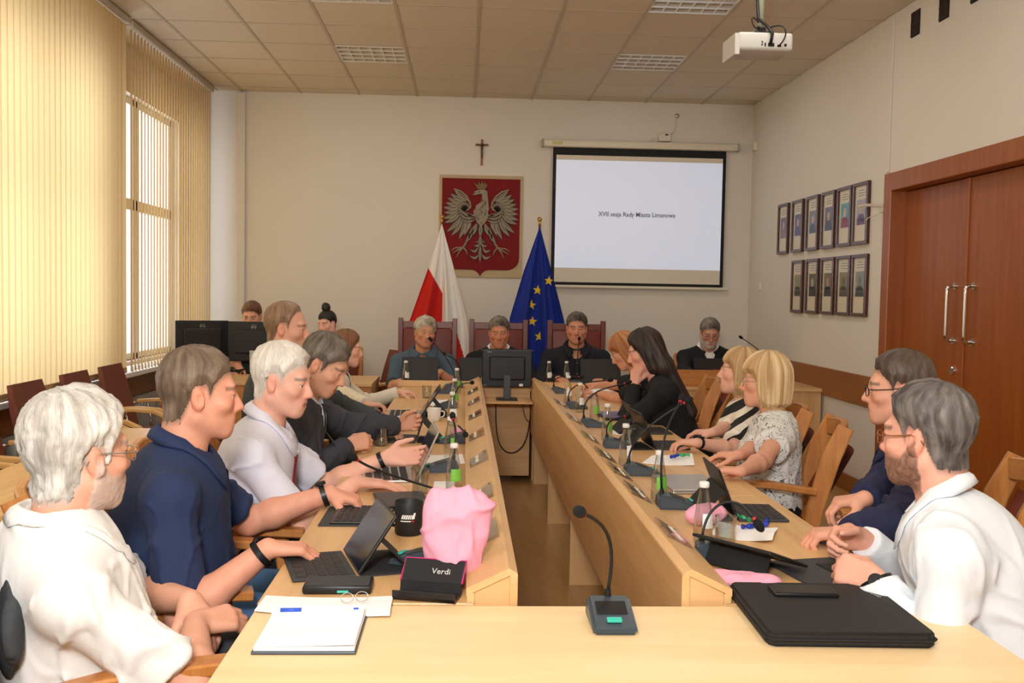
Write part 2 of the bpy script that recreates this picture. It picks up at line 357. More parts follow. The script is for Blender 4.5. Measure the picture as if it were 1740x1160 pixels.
def blind(label, y0, y1, ang, pitch):
    t = thing('vertical_blind', label, 'blind', (XL-0.02, (y0+y1)/2, 0.84), 0)
    part('headrail', B().box2((-0.03, y0-(y0+y1)/2, ZC-0.05-0.84), (0.03, y1-(y0+y1)/2, ZC-0.005-0.84), 0.004), 'tbar', t)
    H = ZC-0.06-0.84; hw = 0.0445
    me = B().grid(lambda u, v: (0.006*math.sin(u*PI), (u-0.5)*2*hw, v*H), 5, 2).mesh('slat', True); me.materials.append(M['blind'])
    hm = B().box((0.003, 0, 0.022), (0.006, 2*hw-0.004, 0.044), 0.002, seg=1).mesh('hem'); hm.materials.append(M['hem'])
    n = int((y1-y0)/pitch)
    for k in range(n):
        o = mesh_obj('slat', me, None, t); o.location = (0, y0+pitch*(k+0.5)-(y0+y1)/2, 0)
        yk = y0+pitch*(k+0.5); o.rotation_euler = (0, 0, math.radians((ang if ang < 0 else ang+math.degrees(math.atan2(2.59, yk)))+random.uniform(-1.5, 1.5)))
        h = mesh_obj('hem', hm, None, o)
    pts = [(0.012, y0+pitch*(k+0.5)-(y0+y1)/2, 0.012+(0.004 if k % 2 else -0.004)) for k in range(n)]
    part('bottom_chain', B().tube(pts, 0.0015, n=4), 'white', t)
blind('closed tan vertical blind covering the near window', 3.6, 7.66, -9, 0.080)
blind('half open tan vertical blind with daylight between its slats, in the far corner', 7.70, 10.12, 8.5, 0.080)
# ------------------------------------------------------------------ double door in the right wall
def doorobj(n, y0, y1, hy, flip):
    X = XR+0.10
    d = struct('door_%d' % n, B().box2((X, y0+0.003, 0.008), (X+0.045, y1-0.003, DZ-0.135), 0.003), 'door')
    s = 1 if flip else -1
    xh = X-0.055
    part('pull_handle', B().tube([(X, hy, 1.60), (xh+0.015, hy, 1.60), (xh, hy, 1.585)]+[(xh, hy, 1.585-0.0375*k) for k in range(1, 9)]+[(xh, hy, 1.265), (xh+0.015, hy, 1.25), (X, hy, 1.25)], 0.011, n=10), 'chrome', d, True)
    b = B()
    for z in (1.60, 1.25): b.cyl((X-0.008, hy, z), (X+0.001, hy, z), 0.024, n=16)
    part('rosette', b, 'chrome', d, 40)
    return d
d1 = doorobj(1, 5.99, DY1-0.11, 6.11, False); d2 = doorobj(2, DY0+0.11, 5.99, 5.88, True)
part('lock_rosette', B().cyl((XR+0.088, 6.1, 1.06), (XR+0.101, 6.1, 1.06), 0.028, n=16).cyl((XR+0.082, 6.1, 1.075), (XR+0.09, 6.1, 1.075), 0.009, n=10), 'chrome', d1, 40)
part('astragal', B().box2((XR+0.088, 5.965, 0.01), (XR+0.101, 6.015, DZ-0.136), 0.003), 'door_frame', d1)
fr = B().box2((XR-0.02, DY1-0.115, 0), (XR+0.15, DY1, DZ), 0.006).box2((XR-0.02, DY0, 0), (XR+0.15, DY0+0.115, DZ), 0.006).box2((XR-0.019, DY0+0.11, DZ-0.13), (XR+0.15, DY1-0.11, DZ-0.001), 0.006)
struct('trim_7', fr, 'door_frame')
struct('trim_8', B().box2((XR+0.16, DY0, 0), (XR+0.2, DY1, DZ), 0), 'door')
# vents, sensor arm, wall box
M['vent'] = plain('dark_vent', rgb(52, 38, 28), 0.6)
for k, (y, z, lab) in enumerate(((6.594, 3.385, 'dark slatted vent grille high on the right wall, farthest from camera'), (6.195, 3.385, 'dark slatted vent grille high on the right wall, middle one'), (5.80, 3.385, 'dark slatted vent grille high on the right wall, nearest and cut by the frame'))):
    t = thing('vent_grille', lab, 'vent', (XR, y, z-0.085), 0, 'vent grilles')
    part('frame', B().box2((-0.006, -0.062, 0), (-0.001, 0.062, 0.17)), 'blackmat', t)
    for q in range(7): part('slat', B().box((-0.009, -0.051+q*0.017, 0.085), (0.006, 0.008, 0.15)), 'vent', t)
    for q in (0.012, 0.085, 0.158): part('cross_bar', B().box((-0.0105, 0, q), (0.004, 0.118, 0.008)), 'vent', t)
t = thing('sensor_arm', 'cream wall arm holding a small sensor beside the framed portraits', 'sensor', (XR, 7.0, 2.14))
part('bracket', B().box((-0.012, 0, 0.03), (0.024, 0.03, 0.07), 0.005), 'offwhite', t)
part('arm', B().sweep([(-0.02, 0, 0.045), (-0.12, 0.0, 0.05), (-0.19, 0, 0.042)], [0.03, 0.028, 0.02], [0.022, 0.02, 0.014], bev=1), 'offwhite', t)
part('cable', B().tube(bez((-0.02, 0, 0.02), (-0.05, 0, -0.05), (-0.1, 0, -0.01), (-0.13, 0, -0.06)), 0.003, n=6), 'offwhite', t, True)
tag(part('junction_box', B().box((XR-0.02, 10.2, 3.09), (0.04, 0.08, 0.09), 0.008), 'offwhite', None), 'small ivory junction box in the right back corner of the wall', 'junction box')
tag(part('wall_socket', B().box((XR-0.006, 9.9, 1.62), (0.012, 0.08, 0.08), 0.006), 'white', None), 'small white switch plate on the right wall near the corner', 'switch')
# ------------------------------------------------------------------ framed portraits
M['frame_wood'] = wood('dark_frame_wood', rgb(60, 30, 20), rgb(84, 42, 28), 'Z', 5, 0.3, coat=0.3)
M['mat_board'] = plain('mount_paper', rgb(228, 216, 190), 0.6)
portraits = [((9.20, 2.4), (120, 100, 120), (190, 170, 160), (150, 120, 130)), ((8.80, 2.4), (96, 92, 140), (200, 170, 150), (70, 74, 130)), ((8.42, 2.4), (120, 130, 140), (205, 180, 160), (70, 84, 110)), ((8.05, 2.4), (110, 110, 130), (205, 170, 150), (60, 60, 84)),
             ((7.70, 2.4), (90, 160, 170), (210, 180, 160), (150, 40, 70)), ((7.38, 2.4), (170, 170, 180), (205, 180, 160), (96, 74, 110)),
             ((8.76, 1.85), (150, 150, 120), (150, 150, 130), (60, 66, 56)), ((8.38, 1.85), (90, 90, 80), (190, 180, 160), (50, 50, 50)), ((8.02, 1.85), (120, 110, 96), (190, 150, 120), (40, 38, 40)), ((7.68, 1.85), (140, 140, 112), (110, 108, 90), (84, 84, 70)), ((7.36, 1.85), (150, 160, 160), (120, 130, 130), (66, 76, 84))]
desc = ['top row, farthest, pale mauve picture', 'top row, second from the far end, blue picture', 'top row, third from the far end, grey picture', 'top row, fourth from the far end, dark suit', 'top row, red robe on turquoise', 'top row, nearest the door, behind the sensor arm',
        'bottom row, farthest, green-grey picture', 'bottom row, second from the far end', 'bottom row, middle one, dark coat', 'bottom row, fourth, olive building-like picture', 'bottom row, nearest the door, grey oval']
for k, ((y, ztop), bgc, sk, cl) in enumerate(portraits):
    wd, ht = 0.29, 0.475
    t = thing('framed_portrait', 'narrow dark-framed portrait on the right wall: '+desc[k], 'picture', (XR, y, ztop-ht), 0, 'framed portraits')
    f = 0.026; b = B()
    for (a0, a1, z0, z1) in ((-wd/2, wd/2, 0, f), (-wd/2, wd/2, ht-f, ht), (-wd/2, -wd/2+f, f, ht-f), (wd/2-f, wd/2, f, ht-f)): b.box2((-0.03, a0, z0), (-0.001, a1, z1), 0.003)
    part('frame', b, 'frame_wood', t)
    part('mount', B().box2((-0.012, -wd/2+f, f), (-0.002, wd/2-f, ht-f)), 'mat_board', t)
    pm = plain('portrait_ground', rgb(*bgc), 0.6, noise=0.2, nscale=14)
    part('picture', B().box2((-0.0135, -0.085, 0.15), (-0.011, 0.085, 0.345)), pm, t)
    xs = -0.0145
    part('painted_body', B().prism([(-0.075, 0.152), (0.075, 0.152), (0.07, 0.20), (0.035, 0.235), (-0.035, 0.235), (-0.07, 0.20)], xs, xs+0.002, 'X'), plain('portrait_coat', rgb(*cl), 0.6), t)
    part('painted_head', B().prism([(0.03*math.cos(a*PI/6), 0.268+0.038*math.sin(a*PI/6)) for a in range(12)], xs-0.0004, xs+0.002, 'X'), plain('portrait_skin', rgb(*sk), 0.6), t)
    b = B()
    for q, (z, w2) in enumerate(((0.415, 0.07), (0.395, 0.09), (0.375, 0.08))): b.box((-0.0125, 0, z), (0.001, w2*1.6, 0.005))
    part('caption', b, plain('portrait_caption', rgb(120, 104, 84), 0.7), t)
    part('glazing', B().box2((-0.0175, -wd/2+f, f), (-0.0165, wd/2-f, ht-f)), 'window_glass', t)
# ------------------------------------------------------------------ back wall: screen, coat of arms, crucifix, flags
t = thing('projection_screen', 'white projection screen with black border pulled down on the back wall', 'screen', (1.825, YB-0.05, 1.59))
part('casing', B().box((0.0, -0.02, 1.49), (2.06, 0.08, 0.075), 0.02), 'offwhite', t, 40)
for s in (-1, 1): part('end_cap', B().box((s*1.035, -0.02, 1.49), (0.02, 0.09, 0.085), 0.01), plain('grey_cap', rgb(170, 160, 146), 0.5), t)
part('sticker', B().box((-0.88, -0.061, 1.49), (0.11, 0.002, 0.03)), plain('yellow_sticker', rgb(206, 196, 130), 0.6), t)
part('border', B().box2((-0.92, 0.0, 0.015), (0.918, 0.006, 1.46)), 'blackmat', t)
part('fabric', B().box2((-0.885, -0.003, 0.045), (0.883, 0.001, 1.375)), plain('screen_fabric', rgb(226, 218, 200), 0.8), t)
part('projected_picture', B().box2((-0.885, -0.0045, 0.195), (0.883, -0.002, 1.325)), plain('projected_light', rgb(214, 216, 222), 0.8, emit=rgb(196, 208, 232), estr=0.42), t)  # panel given its own glow in place of light from the projector
me = text_mesh('XVII sesja Rady Miasta Limanowa', 0.066, 0.0002, 0.0012)
o = part('projected_text', me, plain('projected_grey_text', rgb(120, 122, 130), 0.8), t); o.rotation_euler = (PI/2, 0, 0); o.location = (-0.02, -0.0052, 0.765); o.scale = (0.92, 1, 1)
part('bottom_bar', B().box((0, 0.0, 0.0), (1.94, 0.025, 0.03), 0.008), 'offwhite', t)
t = thing('control_box', 'small ivory control box with a cable above the screen casing', 'control box', (2.08, YB, 3.13))
part('box', B().box((0, -0.03, 0.045), (0.13, 0.055, 0.085), 0.008), 'offwhite', t)
part('button', B().box((0.02, -0.06, 0.07), (0.03, 0.006, 0.015), 0.002), 'black', t)
part('cable', B().tube(bez((0.05, -0.02, 0.08), (0.16, -0.01, 0.1), (0.09, -0.01, 0.2), (0.135, -0.01, 0.27), 18), 0.007, n=8), 'offwhite', t, True)
part('wall_plug', B().sph((0.135, -0.012, 0.28), (0.025, 0.015, 0.025), 12), 'silver', t, True)
part('lead', B().tube(bez((-0.06, -0.02, 0.03), (-0.13, -0.02, 0.06), (-0.12, -0.02, 0.0), (-0.19, -0.02, -0.01)), 0.005, n=6), 'offwhite', t, True)
# coat of arms
t = thing('coat_of_arms', 'red shield panel with a crowned silver eagle on the back wall', 'coat of arms', (0.158, YB, 1.665))
M['panel'] = plain('beige_panel', rgb(190, 170, 132), 0.7, noise=0.06, nscale=8)
M['shield_red'] = plain('crimson_cloth', rgb(122, 12, 16), 0.8, noise=0.12, nscale=30)
M['feather_l'] = plain('pale_silver_thread', rgb(150, 138, 118), 0.7, noise=0.3, nscale=60)
M['feather_d'] = plain('dark_grey_thread', rgb(62, 52, 44), 0.7)
M['gold'] = plain('old_gold_thread', rgb(120, 88, 40), 0.5, noise=0.2, nscale=60)
part('panel', B().box2((-0.44, -0.018, 0), (0.44, -0.001, 1.07), 0.004), 'panel', t)
sh = [(-0.41, 1.035), (0.41, 1.035), (0.41, 0.20)]
sh += [(0.41-0.13*(1-math.cos(a)), 0.20-0.12*math.sin(a)) for a in [PI/2*k/5 for k in range(1, 6)]]
sh += [(0.09, 0.08), (0.05, 0.07), (0.02, 0.045), (0.0, 0.01)]
sh += [(-x, z) for (x, z) in sh[::-1] if x > 0.001][:-2] + [(-0.41, 0.20)]
part('shield', B().prism(sh, -0.024, -0.016, 'Y'), 'shield_red', t)
def px2(u, v): return ((u-478)/977*160*0.00619, (1116-v)/1160*190*0.00619)
def leaf(b, p, q, w, y, bend=0.0, n=6):
    p = Vector(p); q = Vector(q); d = q-p; nrm = Vector((-d.y, d.x)).normalized(); L_ = []; R_ = []
    for k in range(n+1):
        s = k/n; c = p+d*s+nrm*bend*d.length*math.sin(s*PI); ww = w*(math.sin(min(1, s*1.25+0.12)*PI*0.5)*(1-s**3)); L_.append(c+nrm*ww); R_.append(c-nrm*ww)
    poly = [tuple(v) for v in L_+R_[::-1]]
    b.prism(poly, y, y+0.006, 'Y')
def feather(bl, bd, p, q, w, y, bend=0.0):
    leaf(bd, p, q, w*1.18, y+0.0015, bend); leaf(bl, p, (Vector(p)*0.03+Vector(q)*0.97), w*0.8, y, bend)
    d = Vector(q)-Vector(p); leaf(bd, Vector(p)+d*0.15, Vector(p)+d*0.8, w*0.12, y-0.0012, bend)
for s in (1, -1):
    bl = B(); bd = B()
    root = [(560, 470), (585, 440), (610, 420), (640, 400), (600, 470), (620, 500), (640, 470)]
    tips = [((600, 330), (765, 205)), ((640, 330), (800, 255)), ((660, 345), (830, 300)), ((680, 365), (850, 350)), ((690, 390), (872, 400)), ((700, 415), (868, 455)), ((700, 440), (872, 515)), ((690, 465), (860, 562)),
            ((680, 490), (835, 655)), ((660, 500), (785, 695)), ((635, 500), (705, 730)), ((612, 500), (650, 690)), ((595, 510), (620, 640))]
    for k, (a, c) in enumerate(tips):
        A_, C_ = px2(*a), px2(*c); A_ = (s*A_[0], A_[1]); C_ = (s*C_[0], C_[1]); feather(bl, bd, A_, C_, 0.031, -0.032-0.0007*(k % 3), -0.06*s)
    for k in range(9):
        a = 0.9*PI - k*0.16*PI; c = px2(660+70*math.cos(a), 400-75*math.sin(a)); r = px2(640, 430)
        feather(bl, bd, (s*r[0], r[1]), (s*c[0], c[1]), 0.022, -0.038, 0.05*s)
    for (a, c) in (((540, 500), (720, 450)), ((545, 480), (700, 410)), ((540, 520), (690, 520)), ((548, 470), (640, 445))):
        A_, C_ = px2(*a), px2(*c); feather(bl, bd, (s*A_[0], A_[1]), (s*C_[0], C_[1]), 0.018, -0.040, -0.15*s)
    pts = [px2(*q) for q in ((765, 205), (690, 230), (630, 280), (595, 340), (585, 390), (610, 420))]
    bl.tube([(s*x, -0.036, z) for x, z in pts], [0.006, 0.01, 0.011, 0.011, 0.010, 0.007], n=6)
    part('wing_outline', bd, 'feather_d', t); part('wing', bl, 'feather_l', t)  # dark thread outlines and quill lines drawn around the feathers
    bl = B(); bd = B()
    for (a, c, w_) in (((520, 560), (570, 690), 0.034), ((560, 600), (600, 740), 0.026), ((575, 650), (640, 780), 0.02)):
        A_, C_ = px2(*a), px2(*c); feather(bl, bd, (s*A_[0], A_[1]), (s*C_[0], C_[1]), w_, -0.036)
    part('thigh_outline', bd, 'feather_d', t); part('thigh', bl, 'gold' if False else 'feather_l', t)
    b = B()
    def tb(l, r): b.tube([(s*px2(*q)[0], -0.034, px2(*q)[1]) for q in l], r, n=6)
    tb(((625, 760), (660, 810)), [0.012, 0.012]); tb(((655, 805), (620, 850), (615, 880)), [0.01, 0.008, 0.003]); tb(((660, 810), (700, 860), (722, 912)), [0.01, 0.008, 0.003])
    tb(((660, 815), (730, 845), (770, 870)), [0.01, 0.008, 0.004]); tb(((665, 810), (740, 815), (785, 845)), [0.01, 0.008, 0.003])
    part('claw', b, plain('claw_thread', rgb(150, 130, 104), 0.6), t, 50)
bl = B(); bd = B()
for (a, c, w_, be) in (((478, 560), (475, 700), 0.03, 0), ((475, 680), (475, 800), 0.024, 0), ((475, 780), (475, 965), 0.022, 0)): feather(bl, bd, px2(*a), px2(*c), w_, -0.038, be)
for s in (1, -1):
    for (a, c) in (((485, 700), (530, 750)), ((490, 740), (550, 790)), ((500, 800), (590, 830)), ((490, 870), (595, 890))):
        A_, C_ = px2(*a), px2(*c); feather(bl, bd, (s*A_[0], A_[1]), (s*C_[0], C_[1]), 0.02, -0.036, -0.35*s)
part('tail_outline', bd, 'feather_d', t); part('tail', bl, 'feather_l', t)
bl = B(); bd = B()
body = [(400, 440), (430, 370), (475, 340), (490, 280), (480, 250), (440, 262), (385, 268), (420, 240), (400, 235), (440, 215), (500, 205), (540, 225), (548, 300), (560, 410), (550, 440), (555, 480), (530, 540), (480, 590), (430, 540)]
bl.prism([px2(*q) for q in body], -0.044, -0.02, 'Y')
for k in range(26):
    u = 420+random.random()*110; v = 300+k*10; 
    if v < 380: u = 490+random.random()*45
    leaf(bd, px2(u, v), px2(u+random.uniform(-14, 14), v+30), 0.004, -0.0455)
bd.sph((*[px2(455, 232)[0]], -0.045, px2(455, 232)[1]), 0.006, 8)
part('body', bl, 'feather_l', t); part('body_plumage', bd, 'feather_d', t)
b = B(); b.prism([px2(*q) for q in ((440, 205), (405, 140), (440, 165), (450, 130), (470, 155), (485, 118), (500, 155), (520, 128), (525, 165), (550, 145), (520, 205))], -0.042, -0.026, 'Y')
part('crown', b, 'gold', t)
# crucifix
t = thing('crucifix', 'small wooden crucifix above the coat of arms', 'crucifix', (0.157, YB, 2.84))
M['walnut'] = wood('walnut', rgb(120, 74, 48), rgb(150, 96, 64), 'Z', 6, 0.45)
part('upright', B().box((0, -0.01, 0.135), (0.022, 0.014, 0.27), 0.003), 'walnut', t)
part('crossbar', B().box((0, -0.0105, 0.212), (0.14, 0.013, 0.022), 0.003), 'walnut', t)
b = B().tube([(-0.055, -0.02, 0.222), (-0.02, -0.024, 0.205), (0, -0.024, 0.2), (0.02, -0.024, 0.205), (0.055, -0.02, 0.222)], [0.004, 0.005, 0.008, 0.005, 0.004], n=8)
b.tube([(0, -0.024, 0.205), (0.001, -0.027, 0.17), (0, -0.025, 0.14), (0.004, -0.03, 0.115), (0, -0.022, 0.075)], [0.009, 0.012, 0.011, 0.008, 0.005], n=8).sph((0.004, -0.027, 0.222), 0.010, 10)
part('figure', b, plain('dark_bronze', rgb(96, 70, 44), 0.4, 0.6), t, True)
# flags
M['flag_white'] = fabric_tl('white_flag_cloth', rgb(244, 240, 234), rgb(236, 230, 220), 0.1)
M['flag_red'] = fabric_tl('red_flag_cloth', rgb(206, 34, 22), rgb(210, 30, 20), 0.1)
M['flag_blue'] = fabric_tl('blue_flag_cloth', rgb(24, 50, 150), rgb(24, 50, 150), 0.08)
def flag(label, u0, apex_v, lpts, rpts, yy, colourer, mats, nm):
    a = at_y(u0, apex_v, yy); t = thing(nm, label, 'flag', (a.x, yy, 0))
    part('base', B().lathe([(0, 0), (0.16, 0), (0.16, 0.02), (0.06, 0.035), (0.03, 0.08), (0, 0.08)], 20), 'mahogany', t, 40)
    part('pole', B().cyl((0, 0, 0.05), (0, 0, a.z+0.02), 0.012, n=12), 'walnut', t, True)
    part('finial', B().lathe([(0, 0), (0.014, 0), (0.012, 0.03), (0.008, 0.035), (0.022, 0.05), (0.024, 0.062), (0.018, 0.078), (0, 0.085)], 16, (0, 0, a.z+0.005)), 'brass', t, True)
    L_ = [at_y(u, v, yy) for u, v in lpts]; R_ = [at_y(u, v, yy) for u, v in rpts]
    z0 = a.z-0.005; z1 = 0.55; n = 130; nu = 90
    def xs(P, z):
        P = sorted([(p.z, p.x) for p in P]); 
        for (za, xa), (zb, xb) in zip(P, P[1:]):
            if za <= z <= zb: return xa+(xb-xa)*(z-za)/(zb-za)
        return P[0][1] if z < P[0][0] else P[-1][1]
    def f(u, v):
        z = z0+(z1-z0)*v; xl = xs(L_+[a], z); xr = xs(R_+[a], z); x = xl+(xr-xl)*u
        amp = min(1, v*2.2)
        y = amp*(0.045*math.sin(u*PI*5+0.6)+0.02*math.sin(u*PI*11+v*2))-0.03*amp-0.03
        zz = z - 0.06*math.sin(u*PI*3)*v if v > 0.98 else z
        return (x-a.x, y, zz)
    b = B().grid(f, nu, n); me = b.mesh('cloth', True)
    for m in mats: me.materials.append(M[m])
    for p in me.polygons:
        c = p.center; p.material_index = colourer(c.x+a.x, c.z)
    return t, mesh_obj('cloth', me, None, t), f, a
def polc(x, z):
    c0 = at_y(752, 498, 9.7); c1 = at_y(728, 455, 9.7)
    zb = c0.z+(c1.z-c0.z)*min(1.3, (c0.x-x)/(c0.x-c1.x)) if x < c0.x else -1
    e0 = at_y(776, 560, 9.7); e1 = at_y(792, 615, 9.7)
    if x >= c0.x: return 1 if z < e0.z-(x-e0.x)*(e0.z-e1.z)/(e1.x-e0.x)-0.02 and x > e0.x-0.02 else 0
    return 1 if z < zb else 0
flag('white and red flag on a brass-tipped pole left of the coat of arms', 751, 380, [(728, 455), (696, 545), (690, 600)], [(770, 450), (793, 540), (800, 600)], 9.7, polc, ['flag_white', 'flag_red'], 'national_flag')
ft, fc, ff, fa = flag('blue flag with yellow stars on a pole beside the screen', 917, 384, [(890, 460), (866, 540), (862, 600)], [(936, 460), (957, 545), (962, 590)], 9.7, lambda x, z: 0, ['flag_blue'], 'starred_flag')
M['star'] = plain('yellow_star', rgb(236, 196, 30), 0.7)
for (u, v) in ((933, 477), (914, 493), (903, 518), (905, 546), (917, 572)):
    p = at_y(u, v, 9.62); b = B()
    b.prism([((0.052 if k % 2 == 0 else 0.021)*math.sin(k*PI/5+0.1), (0.052 if k % 2 == 0 else 0.021)*math.cos(k*PI/5+0.1)) for k in range(10)], -0.002, 0.002, 'Y')
    # sit on the cloth surface
    q = min((Vector(w.co) for w in fc.data.vertices), key=lambda c: (c.x+fa.x-p.x)**2+(c.z-p.z)**2)
    o = part('star', b, 'star', ft); o.location = (p.x-fa.x, q.y-0.012, p.z); o.rotation_euler = (0, 0, 0)
# projector
t = thing('projector', 'white projector hanging from a ceiling pole with dark cables', 'projector', (1.62, 5.5, 2.86))
M_PROJ = plain('projector_plastic', rgb(204, 200, 192), 0.5)
pb = B().box((0.015, 0.0, 0.055), (0.31, 0.25, 0.10), 0.018, seg=3)
part('body', pb, M_PROJ, t, 40)
part('side_skirt', B().prism([(-0.155, -0.12), (-0.13, -0.125), (-0.13, 0.12), (-0.165, 0.10)], -0.02, 0.095, 'Z'), M_PROJ, t, 40)
part('pole', B().cyl((0.02, 0, 0.1), (0.02, 0, ZC-2.86), 0.018, n=14), plain('grey_green_pole', rgb(150, 152, 132), 0.5), t, True)
part('mount', B().box((0.02, 0, 0.12), (0.1, 0.1, 0.02), 0.004).box((0.02, 0, 0.14), (0.05, 0.05, 0.04), 0.004), 'black', t)
part('ceiling_plate', B().cyl((0.02, 0, ZC-2.872), (0.02, 0, ZC-2.86), 0.06), 'white', t, 40)
part('cable', B().tube([(-0.01, -0.02, ZC-2.865), (-0.012, -0.025, 0.3), (-0.005, -0.04, 0.2), (0.03, -0.1, 0.14), (0.045, -0.145, 0.09), (0.04, -0.13, 0.04)], 0.009, n=8), 'black', t, True)
part('loop_cable', B().tube(bez((0.05, -0.08, 0.14), (0.13, -0.18, 0.16), (0.13, -0.16, 0.06), (0.085, -0.128, 0.03)), 0.004, n=6), 'black', t, True)
part('cable_tie', B().tube(bez((0.0, -0.03, 0.18), (-0.08, -0.05, 0.26), (-0.03, -0.05, 0.1), (0.0, -0.03, 0.16)), 0.004, n=6), 'black', t, True)
b = B()
for (x, z, wx, wz) in ((-0.005, 0.05, 0.008, 0.008), (-0.005, 0.035, 0.008, 0.008), (0.012, 0.035, 0.007, 0.02), (0.045, 0.035, 0.035, 0.02), (0.09, 0.03, 0.022, 0.012), (0.125, 0.035, 0.014, 0.014)): b.box((x, -0.125, z), (wx, 0.006, wz), 0.001)
part('port', b, 'black', t)
# ================================================================== desks
DT = 0.75
def desk_row(label, xi, xo, seams):
    """xi inner face (aisle side), xo outer edge (people side)"""
    s = 1 if xo > xi else -1
    t = thing('council_desk', label, 'desk', ((xi+xo)/2, 5.0, 0)); ox = (xi+xo)/2
    X = lambda x: x-ox
    lo = xi+s*0.125
    for a, b in zip(seams, seams[1:]):
        part('worktop', B().box2((X(lo-s*0.02), a-5+0.001, DT-0.028), (X(xo), b-5-0.001, DT), 0.003), 'beech', t)
        part('front_panel', B().box2((X(xi), a-5+0.0005, 0.395), (X(xi+s*0.02), b-5-0.0005, 0.822), 0.002), 'beech', t)
        sl = B().prism([(X(xi+s*0.001), 0.824), (X(xi+s*0.022), 0.836), (X(lo), 0.786), (X(lo), 0.768), (X(xi+s*0.02), 0.818)], a-5+0.0005, b-5-0.0005, 'Y')
        part('name_rail', sl, 'beech', t)
        part('rail_back', B().box2((X(lo-s*0.02), a-5, DT+0.0005), (X(lo-s*0.002), b-5, 0.775)), 'beech', t)
    y0 = seams[0]-5
    part('end_board', B().prism([(X(xi+s*0.02), 0.71), (X(xi+s*0.02), 0.817), (X(lo-s*0.02), 0.7755), (X(lo-s*0.02), 0.71)], y0+0.008, y0+0.025, 'Y'), 'beech_x', t)
    for y in [seams[0]+0.06]+[4.97-1.335, 4.97, 6.305, 7.64]:
        part('leg', B().box2((X(xi+s*0.022), y-5-0.012, 0), (X(xi+s*0.5), y-5+0.012, DT-0.03), 0.002), 'beech_z', t)
    part('floor_rail', B().box2((X(xi+s*0.3), seams[0]-4.9, 0.5), (X(xi+s*0.32), seams[-1]-5.1, 0.60)), 'beech', t)
    return t
desk_row('left row of beech desks with a raised name rail on the aisle side', 0.14, -0.485, [2.33, 3.63, 4.97, 6.3, 7.745])
desk_row('right row of beech desks with a raised name rail on the aisle side', 0.542, 1.165, [2.33, 3.63, 4.97, 6.3, 7.745])
t = thing('end_table', 'beech table, coloured paler for the flash, closing the desk rows in the foreground', 'table', (0.355, 1.9, 0))
part('worktop', B().box2((-0.835, -0.5, DT-0.03), (0.835, 0.415, DT-0.0005), 0.004), 'table', t)
for x in (-0.78, 0.78): part('leg', B().box2((x-0.014, -0.4, 0), (x+0.014, 0.36, DT-0.031), 0.002), 'beech_z', t)
part('modesty_panel', B().box2((-0.76, -0.1, 0.3), (0.76, -0.08, DT-0.031)), 'beech_x', t)
t = thing('head_table', 'beech head table between the two desk rows, before the high-backed chairs', 'table', (0.34, 8.08, 0))
part('worktop', B().box2((-0.86, -0.318, DT-0.028), (0.86, 0.32, DT), 0.004), 'beech_x', t)
part('front_board', B().box2((-0.196, -0.335, 0.045), (0.196, -0.318, 0.832), 0.003), 'beech_x', t)
for s in (-1, 1): part('name_rail', B().box2((s*0.205, -0.3345, DT), (s*0.86, -0.32, 0.80), 0.003), 'beech_x', t)
part('monitor_shelf', B().box2((-0.195, -0.65, 0.655), (0.196, -0.336, 0.672), 0.003), 'beech_x', t)
for x in (-0.82, -0.23, 0.23, 0.82): part('leg', B().box2((x-0.012, -0.31, 0), (x+0.012, 0.25, DT-0.03)), 'beech_z', t)
# side desks at the back
t = thing('side_desk', 'brown-fronted beech side desk under the twin monitors in the left back corner', 'desk', (-1.6, 8.3, 0))
part('worktop', B().box2((-0.85, -0.36, DT-0.028), (0.86, 0.4, DT), 0.004), 'beech_x', t)
part('front_panel', B().box2((-0.84, -0.34, 0.06), (0.85, -0.32, DT-0.029)), 'oak_x', t)
for x in (-0.83, 0.84): part('side_panel', B().box2((x-0.012, -0.318, 0), (x+0.012, 0.38, DT-0.029)), 'beech_z', t)
t = thing('side_desk', 'beech side desk with raised front against the right wall near the corner', 'desk', (2.45, 8.4, 0))
part('worktop', B().box2((-0.75, -0.36, DT-0.028), (0.578, 0.42, DT), 0.004), 'beech_x', t)
part('front_panel', B().box2((-0.74, -0.34, 0.0), (0.565, -0.32, DT-0.029)), 'beech_z', t)
part('raised_front', B().box2((-0.74, -0.33, DT+0.0005), (0.24, -0.31, 0.89), 0.003), 'oak_x', t)
for x in (-0.73, 0.555): part('side_panel', B().box2((x-0.012, -0.318, 0), (x+0.012, 0.4, DT-0.029)), 'beech_z', t)
t = thing('visitor_table', 'long pale wood table before the leather chairs along the windows', 'table', (-1.62, 4.35, 0))
part('worktop', B().box2((-0.30, -1.05, 0.70), (0.2, 1.05, 0.73), 0.004), 'bent', t)
for y in (-0.5, 0.6): part("leg", B().box2((-0.26, y-0.015, 0), (0.2, y+0.015, 0.699)), 'beech_z', t)
part('modesty_panel', B().box2((-0.01, -0.93, 0.35), (0.01, 0.93, 0.699)), 'bent', t)
